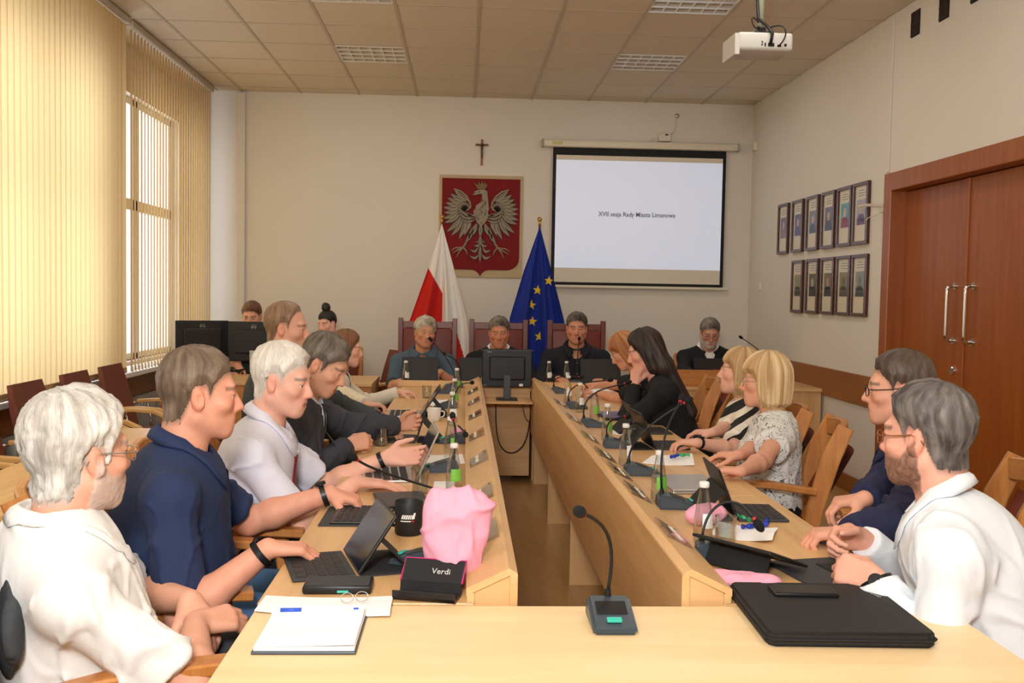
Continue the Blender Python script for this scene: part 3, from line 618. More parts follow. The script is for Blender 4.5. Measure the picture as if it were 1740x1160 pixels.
# ------------------------------------------------------------------ name plates on the rails
M['engraving'] = plain('frosted_engraving', rgb(240, 230, 205), 0.4)
PLATE = {}
for s in (1, -1):
    b = B()
    prof = [(-0.04*s, 0.0), (0.04*s, 0.0), (0.04*s, 0.004), (0.0, 0.007), (-0.038*s, 0.012), (-0.042*s, 0.012)]
    b.prism(prof, -0.10, 0.10, 'Y'); PLATE[s] = b.mesh('plate'); PLATE[s].materials.append(M['acrylic'])
ENG = {}
for s in (1, -1):
    b = B()
    for q, (a, w_) in enumerate(((-0.06, 0.03), (-0.02, 0.04), (0.03, 0.035), (0.065, 0.02))): b.box((0.006*s, a, 0.0078), (0.014, w_*0.8, 0.0012))
    ENG[s] = b.mesh('engraving'); ENG[s].materials.append(M['engraving'])
order = ['nearest', 'second', 'third', 'fourth', 'fifth', 'sixth', 'seventh']
for s, side, pix in ((-1, 'left', [(835, 915), (826, 848), (814, 786), (807, 744), (803, 710), (801, 686), (800, 668)]), (1, 'right', [(1146, 915), (1083, 844), (1051, 808), (1028, 779), (998, 749), (977, 717), (949, 690)])):
    for k, (u, v) in enumerate(pix):
        y = at_z(u, v, 0.80).y; x = 0.14-0.070 if s < 0 else 0.542+0.070
        t = thing('name_plate', 'clear acrylic name plate on the %s name rail, %s from the camera' % (side, order[k]), 'name plate', (x, y, 0.8135), 0, 'acrylic name plates')
        for nm, me in (('holder', PLATE[s]), ('engraving', ENG[s])):
            o = mesh_obj(nm, me, None, t); o.rotation_euler = (0, s*math.radians(25.9), 0)
# ================================================================== chairs
def oak_chair(label, loc, rz):
    t = thing('oak_armchair', label, 'chair', loc, rz, 'oak armchairs')
    part('seat', B().box((0, 0.0, 0.445), (0.47, 0.45, 0.06), 0.025, seg=3), 'leather_red', t, 40)
    part('seat_frame', B().box2((-0.235, -0.225, 0.37), (0.235, 0.225, 0.415), 0.006), 'oak_x', t)
    for s in (-1, 1):
        part('leg', B().sweep([(s*0.245, 0.215, 0), (s*0.25, 0.2, 0.3), (s*0.255, 0.16, 0.64)], [0.035, 0.04, 0.035], [0.05, 0.055, 0.05], (0, 1, 0), 1), 'oak', t)
        part('back_post', B().sweep([(s*0.24, -0.2, 0), (s*0.235, -0.215, 0.3), (s*0.23, -0.25, 0.55), (s*0.225, -0.31, 0.78), (s*0.215, -0.375, 0.93)], [0.035, 0.035, 0.035, 0.035, 0.035], [0.05, 0.055, 0.075, 0.085, 0.07], (0, 1, 0), 1), 'oak', t)
        part('armrest', B().sweep([(s*0.26, -0.25, 0.64), (s*0.28, -0.05, 0.665), (s*0.285, 0.12, 0.665), (s*0.275, 0.24, 0.655)], [0.04, 0.06, 0.07, 0.065], [0.03, 0.03, 0.03, 0.028], (0, 0, 1), 1), 'oak', t)
    part('crest_rail', B().sweep([(-0.2, -0.355, 0.885), (-0.1, -0.385, 0.895), (0, -0.395, 0.898), (0.1, -0.385, 0.895), (0.2, -0.355, 0.885)], 0.03, 0.085, (0, 0, 1), 1), 'oak_x', t)
    part('lower_rail', B().sweep([(-0.22, -0.245, 0.56), (0, -0.265, 0.56), (0.22, -0.245, 0.56)], 0.025, 0.05, (0, 0, 1), 1), 'oak_x', t)
    part('back_pad', B().grid(lambda u, v: ((u-0.5)*0.39, -0.262-0.115*v-0.025*math.sin(u*PI), 0.585+v*0.225), 7, 4).grid(lambda u, v: ((u-0.5)*0.39, -0.298-0.115*v-0.025*math.sin(u*PI), 0.585+v*0.225), 7, 4), 'leather_red', t, True)
    return t
OAK = None
def oak(label, x, y, rz):
    global OAK
    if OAK is None: OAK = oak_chair(label, (x, y, 0), rz); return OAK
    return dup(OAK, (x, y, 0), rz, label)
# back pad is closed with a rim by solidify-like doubling above
def wall_chair(label, loc, rz):
    t = thing('leather_chair', label, 'chair', loc, rz, 'leather chairs along the windows')
    part('seat', B().box((0, 0.02, 0.44), (0.48, 0.47, 0.07), 0.03, seg=3), 'leather', t, 40)
    part('backrest', B().sweep([(0, -0.2, 0.46), (0, -0.235, 0.62), (0, -0.275, 0.78), (0, -0.31, 0.94)], [0.46, 0.47, 0.45, 0.40], [0.05, 0.05, 0.045, 0.03], (0, 1, 0), 1), 'leather', t, 30)
    for s in (-1, 1):
        part('armrest', B().sweep([(s*0.27, -0.2, 0.655), (s*0.275, -0.02, 0.665), (s*0.275, 0.12, 0.655), (s*0.275, 0.2, 0.62), (s*0.272, 0.25, 0.56), (s*0.27, 0.27, 0.48)], [0.045, 0.05, 0.05, 0.048, 0.045, 0.04], [0.025]*6, (0, 0.3, 1), 1), 'bent', t, 30)
        part('bracket', B().tube([(s*0.2, -0.24, 0.64), (s*0.26, -0.2, 0.645)], 0.009, n=8).tube([(s*0.25, -0.12, 0.64), (s*0.24, -0.1, 0.55), (s*0.22, -0.08, 0.45)], 0.009, n=8), 'chrome', t, True)
        part('leg', B().tube([(s*0.27, 0.27, 0.5), (s*0.26, 0.22, 0.42), (s*0.25, 0.2, 0.25), (s*0.26, 0.23, 0.0)], 0.012, n=8), 'chrome', t, True)
        part('leg', B().tube([(s*0.2, -0.18, 0.42), (s*0.22, -0.24, 0.2), (s*0.23, -0.27, 0.0)], 0.012, n=8), 'chrome', t, True)
    return t
WC = None
for k, (y, lab) in enumerate(((4.35, 'brown leather wall chair nearest the camera, mostly behind the white-haired man'), (5.05, 'brown leather wall chair seen just left of the grey-haired man'), (5.75, 'brown leather wall chair third from the camera under the sill'), (6.45, 'brown leather wall chair fourth from the camera, just above the man in white'), (7.1, 'brown leather wall chair farthest along the window row'))):
    loc = (-2.22, y, 0); rz = -PI/2
    if WC is None: WC = wall_chair(lab, loc, rz)
    else: dup(WC, loc, rz, lab)
# high-backed chairs of the head table
def high_chair(label, x, rz=PI):
    t = thing('high_backed_chair', label, 'chair', (x, 8.72, 0), rz, 'high-backed mahogany chairs')
    for s in (-1, 1):
        part('back_post', B().box2((s*0.245-0.022, -0.215, 0), (s*0.245+0.022, -0.165, 1.265), 0.004), 'mahogany', t)
        part('leg', B().box2((s*0.24-0.02, 0.2, 0), (s*0.24+0.02, 0.24, 0.64), 0.004), 'mahogany', t)
        part('armrest', B().box2((s*0.255-0.025, -0.16, 0.641), (s*0.255+0.025, 0.27, 0.67), 0.008), 'mahogany', t)
    part('top_rail', B().box2((-0.223, -0.21, 1.175), (0.223, -0.17, 1.235), 0.004), 'mahogany', t)
    part('lower_rail', B().box2((-0.223, -0.21, 0.5), (0.223, -0.17, 0.56), 0.004), 'mahogany', t)
    part('back_panel', B().box2((-0.222, -0.20, 0.561), (0.222, -0.165, 1.174), 0.012), 'leather_red', t, 40)
    part('seat', B().box((0, 0.03, 0.455), (0.46, 0.43, 0.07), 0.025, seg=3), 'leather_red', t, 40)
    part('seat_frame', B().box2((-0.22, -0.16, 0.36), (0.22, 0.2, 0.418)), 'mahogany', t)
    return t
HC = high_chair('high-backed mahogany chair of the man in a grey-blue polo', -0.33)
dup(HC, (0.315, 8.72, 0), PI, 'high-backed mahogany chair in the middle, behind the desk monitor'); dup(HC, (1.03, 8.72, 0), PI, 'high-backed mahogany chair of the man in a black shirt')
# plain upholstered chair by the left wall, standing empty
t = dup(WC, (-0.84, 9.12, 0), PI*0.70, 'empty brown leather chair behind the left side desk'); t['group'] = 'leather chairs along the windows'
# ================================================================== people: signed-distance bodies meshed with surface nets
_T = RNG.random((24, 24, 24)).astype(np.float32)*2-1
def vnoise(P, f, seed=0):
    q = np.asarray(P, np.float32)*f + seed*7.31; i = np.floor(q).astype(np.int64); t = q-i; t = t*t*(3-2*t); r = 0
    for dx in (0, 1):
        for dy in (0, 1):
            for dz in (0, 1):
                w_ = (t[:, 0] if dx else 1-t[:, 0])*(t[:, 1] if dy else 1-t[:, 1])*(t[:, 2] if dz else 1-t[:, 2])
                r = r + w_*_T[(i[:, 0]+dx) % 24, (i[:, 1]+dy) % 24, (i[:, 2]+dz) % 24]
    return r
A3 = lambda v: np.array(v, dtype=np.float64)
def nrm(v): v = A3(v); return v/max(1e-9, np.linalg.norm(v))
class SDF:
    def __init__(s, h): s.h = h; s.ops = []
    def cone(s, a, b, r1, r2, k=0.0, sq=None, op=1, lo=-1e9, hi=1e9): s.ops.append(('c', A3(a), A3(b), r1, r2, k, sq, op, lo, hi)); return s
    def ell(s, c, R, rad, k=0.0, op=1): s.ops.append(('e', A3(c), np.array(R), A3(rad), k, op)); return s
    def custom(s, lo, hi, fn, k=0.0, op=1): s.ops.append(('f', A3(lo), A3(hi), fn, k, op)); return s
    def mesh(s):
        h = s.h; los = []; his = []
        for o in s.ops:
            if o[0] == 'c': r = max(o[3], o[4]); l = np.minimum(o[1], o[2])-r; g = np.maximum(o[1], o[2])+r; k = o[5]; op = o[7]
            elif o[0] == 'e': e = np.sqrt(((o[2].T*o[3])**2).sum(1)); l = o[1]-e; g = o[1]+e; k = o[4]; op = o[5]
            else: l, g = o[1], o[2]; k = o[4]; op = o[5]
            m = k+3*h+0.004; los.append(l-m); his.append(g+m)
        add = [i for i, o in enumerate(s.ops) if o[-1 if o[0] != 'c' else 7] == 1]
        lo = np.min([los[i] for i in add], 0)-2*h; hi = np.max([his[i] for i in add], 0)+2*h
        n = np.ceil((hi-lo)/h).astype(int)+1
        v = np.full(n, 0.5, np.float32); ax = [(lo[d]+h*np.arange(n[d])).astype(np.float32) for d in range(3)]
        for o, l, g in zip(s.ops, los, his):
            i0 = np.clip(np.floor((l-lo)/h).astype(int), 0, n-1); i1 = np.clip(np.ceil((g-lo)/h).astype(int)+1, 1, n)
            if (i1 <= i0).any(): continue
            X = ax[0][i0[0]:i1[0]][:, None, None]; Y = ax[1][i0[1]:i1[1]][None, :, None]; Z = ax[2][i0[2]:i1[2]][None, None, :]
            if o[0] == 'c':
                _, a, b, r1, r2, k, sq, op, clo, chi = o; ba = b-a; L2 = max(1e-12, ba@ba)
                px, py, pz = X-a[0], Y-a[1], Z-a[2]
                tt = (px*ba[0]+py*ba[1]+pz*ba[2])/L2; t = np.clip(tt, 0, 1)
                qx, qy, qz = px-ba[0]*t, py-ba[1]*t, pz-ba[2]*t
                d2 = qx*qx+qy*qy+qz*qz
                if sq is not None:
                    nx, fac = nrm(sq[0]), sq[1]; c = qx*nx[0]+qy*nx[1]+qz*nx[2]; d2 = d2+c*c*(1/fac**2-1)
                d = np.sqrt(d2)-(r1+(r2-r1)*t)
                L = math.sqrt(L2)
                if chi < 1e8: d = np.maximum(d, (tt-chi)*L)
                if clo > -1e8: d = np.maximum(d, (clo-tt)*L)
            elif o[0] == 'e':
                _, c, R, rad, k, op = o
                px, py, pz = X-c[0], Y-c[1], Z-c[2]; k0 = 0; k1 = 0
                for q in range(3):
                    w_ = (px*R[q, 0]+py*R[q, 1]+pz*R[q, 2])/rad[q]; w2 = w_*w_; k0 = k0+w2; k1 = k1+w2/(rad[q]**2)
                k0 = np.sqrt(k0); d = k0*(k0-1)/np.maximum(np.sqrt(k1), 1e-6)
            else:
                _, _, _, fn, k, op = o; d = fn(X, Y, Z)
            sl = tuple(slice(i0[q], i1[q]) for q in range(3)); cur = v[sl]
            if op == 1:
                if k > 0: hh = np.clip(0.5+0.5*(cur-d)/k, 0, 1); v[sl] = cur+(d-cur)*hh-k*hh*(1-hh)
                else: v[sl] = np.minimum(cur, d)
            else:
                d = -d
                if k > 0: hh = np.clip(0.5-0.5*(cur-d)/k, 0, 1); v[sl] = cur+(d-cur)*hh+k*hh*(1-hh)
                else: v[sl] = np.maximum(cur, d)
        return surface_nets(v, lo, h)
def surface_nets(v, lo, h):
    s = v < 0
    c = np.zeros(tuple(np.array(v.shape)-1), np.uint8)
    for dx in (0, 1):
        for dy in (0, 1):
            for dz in (0, 1): c += s[dx:v.shape[0]-1+dx, dy:v.shape[1]-1+dy, dz:v.shape[2]-1+dz]
    I, J, K = np.nonzero((c > 0) & (c < 8)); nv = len(I)
    idx = np.full(c.shape, -1, np.int32); idx[I, J, K] = np.arange(nv)
    acc = np.zeros((nv, 3)); cnt = np.zeros(nv)
    cor = [(dx, dy, dz) for dx in (0, 1) for dy in (0, 1) for dz in (0, 1)]
    val = {q: v[I+q[0], J+q[1], K+q[2]] for q in cor}
    for a in cor:
        for d in range(3):
            if a[d] == 0:
                b = list(a); b[d] = 1; b = tuple(b); va, vb = val[a], val[b]; m = (va < 0) != (vb < 0)
                t = np.where(m, va/np.where(m, va-vb, 1), 0); p = np.tile(A3(a), (nv, 1)); p[:, d] += t
                acc += p*m[:, None]; cnt += m
    V = (np.stack([I, J, K], 1)+acc/np.maximum(cnt, 1)[:, None])*h+lo
    F = []
    for d in range(3):
        e, f = (d+1) % 3, (d+2) % 3
        a = [slice(None)]*3; b = [slice(None)]*3; a[d] = slice(0, -1); b[d] = slice(1, None)
        for q in (e, f): a[q] = slice(1, -1); b[q] = slice(1, -1)
        s0 = s[tuple(a)]; s1 = s[tuple(b)]
        for flip, mk in ((False, s0 & ~s1), (True, ~s0 & s1)):
            P = np.stack(np.nonzero(mk), 1)
            if not len(P): continue
            P[:, e] += 1; P[:, f] += 1
            def g(oe, of): q = P.copy(); q[:, e] += oe; q[:, f] += of; return idx[q[:, 0], q[:, 1], q[:, 2]]
            Q = np.stack([g(-1, -1), g(0, -1), g(0, 0), g(-1, 0)], 1)
            F.append(Q[:, ::-1] if flip else Q)
    F = np.concatenate(F); F = F[(F >= 0).all(1)]
    return V, F
def vnormals(V, F):
    n = np.cross(V[F[:, 2]]-V[F[:, 0]], V[F[:, 3]]-V[F[:, 1]]); N_ = np.zeros_like(V)
    for q in range(4): np.add.at(N_, F[:, q], n)
    return N_/np.maximum(1e-12, np.linalg.norm(N_, axis=1))[:, None]
def relax(V, F, it=1, lam=0.5):
    for _ in range(it):
        S = np.zeros_like(V); C = np.zeros(len(V))
        for q in range(4):
            np.add.at(S, F[:, q], V[F[:, (q+1) % 4]]+V[F[:, (q+3) % 4]]); np.add.at(C, F[:, q], 2)
        V = V*(1-lam)+lam*S/np.maximum(C, 1)[:, None]
    return V
def np_mesh(name, V, F, col=None):
    me = bpy.data.meshes.new(name); n = len(F)
    me.vertices.add(len(V)); me.vertices.foreach_set('co', V.astype(np.float32).ravel())
    me.loops.add(4*n); me.loops.foreach_set('vertex_index', F.astype(np.int32).ravel())
    me.polygons.add(n); me.polygons.foreach_set('loop_start', np.arange(0, 4*n, 4, dtype=np.int32))
    me.polygons.foreach_set('use_smooth', np.ones(n, bool)); me.update(calc_edges=True); me.validate()
    if col is not None:
        a = me.color_attributes.new('Col', 'FLOAT_COLOR', 'POINT'); a.data.foreach_set('color', np.concatenate([col, np.ones((len(V), 1))], 1).astype(np.float32).ravel())
    return me
def attr_mat(name, rough, sss=0.0, nbump=0.0, bscale=150, sheen=0, aniso=None):
    m, N, L, P = mat(name); a = N.new('ShaderNodeAttribute'); a.attribute_name = 'Col'
    tc = N.new('ShaderNodeTexCoord'); n = N.new('ShaderNodeTexNoise'); mp = N.new('ShaderNodeMapping'); L.new(tc.outputs['Object'], mp.inputs[0]); L.new(mp.outputs[0], n.inputs['Vector'])
    n.inputs['Scale'].default_value = bscale; n.inputs['Detail'].default_value = 4
    if aniso:
        mp.inputs['Scale'].default_value = aniso; fa = N.new('ShaderNodeAttribute'); fa.attribute_name = 'flow'; L.new(fa.outputs['Vector'], mp.inputs[0])
    hs = N.new('ShaderNodeHueSaturation'); mr = N.new('ShaderNodeMapRange'); mr.inputs[3].default_value = 0.55 if aniso else 0.9; mr.inputs[4].default_value = 1.45 if aniso else 1.1
    L.new(n.outputs['Fac'], mr.inputs[0]); L.new(mr.outputs[0], hs.inputs['Value']); L.new(a.outputs['Color'], hs.inputs['Color']); L.new(hs.outputs[0], P.inputs['Base Color'])
    P.inputs['Roughness'].default_value = rough; P.inputs['Sheen Weight'].default_value = sheen
    if sss: P.inputs['Subsurface Weight'].default_value = sss; P.inputs['Subsurface Radius'].default_value = (0.01, 0.004, 0.002); P.inputs['Subsurface Scale'].default_value = 0.5
    if nbump:
        b = N.new('ShaderNodeBump'); b.inputs['Strength'].default_value = nbump; b.inputs['Distance'].default_value = 0.004; L.new(n.outputs['Fac'], b.inputs['Height']); L.new(b.outputs[0], P.inputs['Normal'])
    return m
M['skin'] = attr_mat('skin', 0.58, 0.0, 0.12, 300)
M['hair'] = attr_mat('hair', 0.5, 0, 0.6, 1.0, aniso=(30.0, 30.0, 4.0))
M['eye'] = attr_mat('eye', 0.15)
lin = lambda c: np.array(rgb(*c)[:3])
from mathutils.bvhtree import BVHTree
def fvec(az, pitch=0): a = math.radians(az); p = math.radians(pitch); return A3((math.sin(a)*math.cos(p), math.cos(a)*math.cos(p), math.sin(p)))
def frame(az, pitch=0, roll=0):
    """rows: right, forward, up"""
    F = fvec(az, pitch); S = A3((math.cos(math.radians(az)), -math.sin(math.radians(az)), 0)); U = np.cross(S, F); r = math.radians(roll)
    return np.stack([S*math.cos(r)-U*math.sin(r), F, U*math.cos(r)+S*math.sin(r)])
def ik(S, W, a, b, hint):
    d = W-S; L = np.linalg.norm(d); L2 = min(L, (a+b)*0.995); u = d/L
    W = S+u*L2; x = (a*a-b*b+L2*L2)/(2*L2); hgt = math.sqrt(max(0, a*a-x*x)); hn = A3(hint); hn = hn-u*(hn@u); hn = nrm(hn)
    return S+u*x+hn*hgt, W
CURL = {'flat': (6, 8, 5), 'relaxed': (28, 32, 18), 'fist': (70, 85, 45), 'hold': (42, 48, 28), 'clasp': (50, 60, 30), 'open': (2, 8, 6)}
def hand(sd, W, d, n, side, pose, sc, k=0.005):
    """W wrist, d finger direction, n palm-facing direction, side=+1 right hand"""
    d = nrm(d); n = A3(n); n = nrm(n-d*(n@d)); e = np.cross(d, n)*side            # e: towards the thumb
    c = CURL[pose]; sp = 0.06 if pose in ('flat', 'open') else 0.02
    for q in range(4):
        off = (0.030, 0.010, -0.010, -0.029)[q]*sc; ln = (0.95, 1.05, 1.0, 0.8)[q]*sc
        b0 = W+d*0.008*sc+e*off*0.55; b1 = W+d*(0.088, 0.092, 0.088, 0.08)[q]*sc+e*off
        sd.cone(b0, b1, 0.0165*sc, 0.0125*sc, 0.012)
        ang = 0; p = b1; dd = nrm(d+e*off*sp*25)
        for s_, (L, r0, r1) in enumerate(((0.042, 0.0102, 0.0092), (0.027, 0.0092, 0.0085), (0.021, 0.0085, 0.007))):
            ang += math.radians(c[s_]*(1.0+0.08*q)); v = dd*math.cos(ang)+n*math.sin(ang); p2 = p+v*L*ln
            sd.cone(p, p2, r0*sc, r1*sc, 0.0025 if s_ else k); p = p2
    t0 = W+d*0.022*sc+e*0.022*sc+n*0.006*sc
    tv = nrm(d*0.75+e*0.7+n*(0.25 if pose in ('flat', 'open') else 0.55)); t1 = t0+tv*0.045*sc; tv2 = nrm(d*0.95+e*0.2+n*(0.1 if pose in ('flat', 'open') else 0.5)); t2 = t1+tv2*0.034*sc; t3 = t2+nrm(tv2+d*0.3)*0.026*sc
    sd.cone(t0, t1, 0.0175*sc, 0.0125*sc, 0.012).cone(t1, t2, 0.0115*sc, 0.010*sc, 0.003).cone(t2, t3, 0.010*sc, 0.008*sc, 0.002)
    return e
def hair_profile(style):
    # y (fore-aft) -> lowest z of hair
    P = {'short': ([-.13, -.05, -.034, -.022, .012, .022, .034, .05, .085, .12], [-.085, -.07, -.03, .025, .03, .0, .035, .055, .078, .085]),
         'receding': ([-.13, -.05, -.034, -.022, .012, .022, .03, .045, .07, .12], [-.085, -.07, -.03, .025, .03, .0, .05, .085, .10, .13]),
         'full': ([-.13, -.05, -.034, -.022, .012, .022, .036, .055, .085, .12], [-.095, -.085, -.05, .02, .022, -.02, .025, .05, .066, .07]),
         'bob': ([-.13, -.02, .02, .035, .045, .06, .085, .12], [-.14, -.135, -.12, -.08, .0, .035, .03, .03]),
         'long': ([-.13, -.02, .015, .03, .05, .07, .085, .12], [-.2, -.2, -.15, -.06, .02, .06, .075, .085]),
         'up': ([-.13, -.05, -.034, -.022, .012, .022, .034, .05, .085, .12], [-.07, -.06, -.03, .025, .03, .01, .035, .05, .07, .08])}
    return P[style]
class Person:
    def __init__(s, label, px, Y, head=(180, 0, 0), body=180, lean=0.1, side=0.0, sc=1.0, h=0.0065, female=False, bulk=1.0, belly=1.0, skin=(226, 174, 146), pelvis_z=0.53, torso=0.50):
        s.sc = sc; s.h = h; s.fem = female; s.skin = lin(skin); s.bulk = bulk; s.belly = belly
        s.Hc = A3(at_y(px[0], px[1], Y)); s.HR = frame(*head); s.BR = frame(body)
        s.F = s.BR[1]; s.S = s.BR[0]
        s.az = body
        hu = s.HR[2]
        s.Nk = s.Hc - hu*0.115*sc - s.HR[1]*0.035*sc + A3((0, 0, -0.085))*sc - s.F*0.01
        s.P = s.Nk - s.F*lean + s.S*side; s.P[2] = pelvis_z
        s.spine = nrm(s.Nk-s.P)
        s.TS = s.S; s.TU = s.spine; s.TF = nrm(np.cross(s.TU, s.TS)); s.TS = np.cross(s.TF, s.TU)
        s.TR = np.stack([s.TS, s.TF, s.TU])
        w = (0.185 if not female else 0.158)*sc*bulk
        s.sh = {1: s.Nk+s.TS*w-s.TU*0.052*sc, -1: s.Nk-s.TS*w-s.TU*0.052*sc}
        b = s.P.copy(); b[2] = 0
        s.root = thing('person', label, 'person', tuple(b)); s.o = b
        s.arm = {}; s.hands = []
    def hl(s, x, y, z): k = s.sc; return s.Hc + s.HR[0]*x*k + s.HR[1]*y*k + s.HR[2]*z*k
    def reach(s, side, W, hdir=None, palm=(0, 0, -1), pose='relaxed', hint=None, el=None):
        S = s.sh[side]; sc = s.sc
        if el is not None: hint = A3(el)-(S+A3(W))/2
        hint = hint if hint is not None else (s.S*side*0.5-s.F*0.3+A3((0, 0, -0.8)))
        E, W2 = ik(S, A3(W), 0.295*sc, 0.265*sc, hint)
        d = nrm(hdir) if hdir is not None else nrm(W2-E)
        s.arm[side] = (S, E, W2); s.hands.append((W2, d, A3(palm), side, pose)); return s
    def torso_prims(s, sd, g, k=0.06, yoke=False):
        sc = s.sc; T = np.linalg.norm(s.Nk-s.P); c = lambda f, y=0: s.P+s.TU*T*f+s.TF*y
        bw = s.bulk; R = s.TR
        if not s.fem:
            sd.ell(c(0.70, 0.0), R, (0.168*sc*bw+g, 0.115*sc*bw+g, (0.13 if yoke else 0.20)*sc+g), k)
            if not yoke: sd.ell(c(0.34, 0.015+0.03*(s.belly-1)*4), R, (0.158*sc*bw*(0.6+0.4*s.belly)+g, 0.122*sc*s.belly+g, 0.18*sc+g), k)
        else:
            sd.ell(c(0.70, 0.0), R, (0.145*sc*bw+g, 0.10*sc*bw+g, (0.13 if yoke else 0.19)*sc+g), k)
            for q in (-1, 1): sd.ell(c(0.62, 0.085*sc)+s.TS*q*0.068*sc, R, (0.062*sc+g, 0.055*sc+g, 0.062*sc+g), 0.04)
            if not yoke: sd.ell(c(0.34, 0.01+0.02*(s.belly-1)*4), R, (0.135*sc*bw*(0.6+0.4*s.belly)+g, 0.108*sc*s.belly+g, 0.17*sc+g), k)
        if not yoke: sd.ell(c(0.03, 0.0), s.BR, (0.172*sc*bw+g, 0.13*sc+g, 0.13*sc+g), k)
        sd.cone(s.sh[1]-s.TS*0.02, s.sh[-1]+s.TS*0.02, 0.052*sc+g, 0.052*sc+g, k)
        for q in (1, -1): sd.cone(s.Nk-s.TU*0.005, s.sh[q], 0.040*sc+g, 0.046*sc+g, 0.04)
    def build_body(s):
        sc = s.sc; sd = SDF(s.h); R = s.HR; hl = s.hl; E = lambda c, r, k, op=1: sd.ell(hl(*c), R, A3(r)*sc, k*sc, op)
        s.torso_prims(sd, -0.012, yoke=True)
        for side, (S, El, W) in s.arm.items():
            m = 0.93 if not s.fem else 0.82
            m *= sc*(0.6+0.4*s.bulk)
            sd.cone(S, El, 0.052*m, 0.043*m, 0.03); mid = El+(W-El)*0.3
            sd.cone(El, mid, 0.042*m, 0.046*m, 0.02).cone(mid, W, 0.046*m, 0.028*m, 0.02)
        for W, d, n, side, pose in s.hands:
            hand(sd, W, d, n, side, pose, sc*(1.0 if not s.fem else 0.92))
        f = 1.0 if not s.fem else 0.93
        nb = s.Nk-s.TU*0.02
        sd.cone(hl(0, -0.028, -0.055), nb, 0.056*sc*f*(0.4+0.6*s.bulk), 0.064*sc*f*(0.4+0.6*s.bulk), 0.03)
        E((0, -0.012, 0.03), (0.076*f, 0.098*f, 0.09), 0.02)
        E((0, 0.02, -0.035), (0.064*f, 0.076, 0.082), 0.03)
        for q in (-1, 1):
            sd.cone(hl(q*0.056*f, -0.005, -0.055), hl(q*0.02, 0.066, -0.098), 0.021*sc, 0.019*sc, 0.03)
            E((q*0.045*f, 0.06, -0.022), (0.022, 0.022, 0.018), 0.025)
        E((0, 0.074, -0.1), (0.02, 0.018, 0.018), 0.02)
        sd.cone(hl(-0.034, 0.079, 0.026), hl(0.034, 0.079, 0.026), 0.012*sc, 0.012*sc, 0.02)
        for q in (-1, 1): E((q*0.032, 0.097, 0.004), (0.017, 0.014, 0.010), 0.012, -1)
        sd.cone(hl(0, 0.086, 0.016), hl(0, 0.110, -0.03), 0.008*sc, 0.0125*sc, 0.010)
        for q in (-1, 1): E((q*0.012, 0.099, -0.035), (0.009, 0.011, 0.008), 0.006)
        E((0, 0.078, -0.066), (0.032, 0.02, 0.026), 0.02)
        sd.cone(hl(-0.021, 0.091, -0.0625), hl(0.021, 0.091, -0.0625), 0.0062*sc, 0.0062*sc, 0.006); sd.cone(hl(-0.017, 0.0905, -0.075), hl(0.017, 0.0905, -0.075), 0.0075*sc, 0.0075*sc, 0.006)
        sd.cone(hl(-0.024, 0.099, -0.0685), hl(0.024, 0.099, -0.0685), 0.003*sc, 0.003*sc, 0.004, op=-1)
        for q in (-1, 1):
            E((q*0.032, 0.0785, 0.0105), (0.0155, 0.0145, 0.008), 0.004); E((q*0.032, 0.077, -0.006), (0.0155, 0.013, 0.007), 0.004)
        for q in (-1, 1):
            Rr = R.copy(); a = 0.3*q; Rr = np.stack([R[0]*math.cos(a)+R[1]*math.sin(a)*-1, R[1]*math.cos(a)+R[0]*math.sin(a), R[2]])
            a2 = 0.22; Rr = np.stack([Rr[0], Rr[1]*math.cos(a2)+Rr[2]*math.sin(a2), Rr[2]*math.cos(a2)-Rr[1]*math.sin(a2)])
            sd.ell(hl(q*0.079*f, -0.010, -0.008), Rr, A3((0.010, 0.019, 0.032))*sc, 0.006)
            sd.ell(hl(q*0.090*f, -0.004, -0.004), Rr, A3((0.009, 0.010, 0.017))*sc, 0.004, -1)
        V, F = sd.mesh(); s.bodyV = V; s.bodyF = F
        L = (V-s.Hc)@R.T/sc; x, y, z = L[:, 0], L[:, 1], L[:, 2]
        col = np.tile(s.skin, (len(V), 1)); n1 = vnoise(V, 45, 3)[:, None]; col *= 1+0.06*n1
        def blend(w, c, amt=1.0):
            w = np.clip(w, 0, 1)[:, None]*amt; col[:] = col*(1-w)+np.asarray(c)*w
        inh = (np.abs(x) < 0.11) & (z > -0.14) & (z < 0.15) & (y > -0.13)
        red = s.skin*A3((1.0, 0.72, 0.66))
        blend(inh*np.exp(-(((np.abs(x)-0.042)/0.022)**2+((z+0.028)/0.022)**2))*(y > 0.03), red, 0.55)
        blend(inh*np.exp(-((x/0.016)**2+((z+0.032)/0.014)**2))*(y > 0.09), red, 0.5)
        blend(inh*(np.abs(x) > 0.074)*(np.abs(z+0.008) < 0.04)*(np.abs(y+0.008) < 0.03), red, 0.5)
        blend(inh*np.exp(-((x/0.022)**4+((z+0.0685)/0.0095)**4))*(y > 0.075), lin((176, 96, 88)) if not s.fem else lin((184, 82, 84)), 0.75)
        s.L = L; s.col = col; s.blend = blend; s.inh = inh
        # knuckle and finger redness
        for W, d, n, side, pose in s.hands:
            r = np.linalg.norm(V-(W+nrm(d)*0.13*sc), axis=1); blend(np.exp(-(r/0.06)**2), red, 0.35)
        return s
    def brows(s, c, thick=0.006):
        if s.fem: thick = 0.0042
        x, y, z = s.L.T; s.blend(s.inh*np.exp(-((z-0.0275+0.25*np.maximum(np.abs(x)-0.036, 0))/thick)**4)*(np.abs(x) > 0.013)*(np.abs(x) < 0.053)*(y > 0.05), lin(c), 0.8); return s
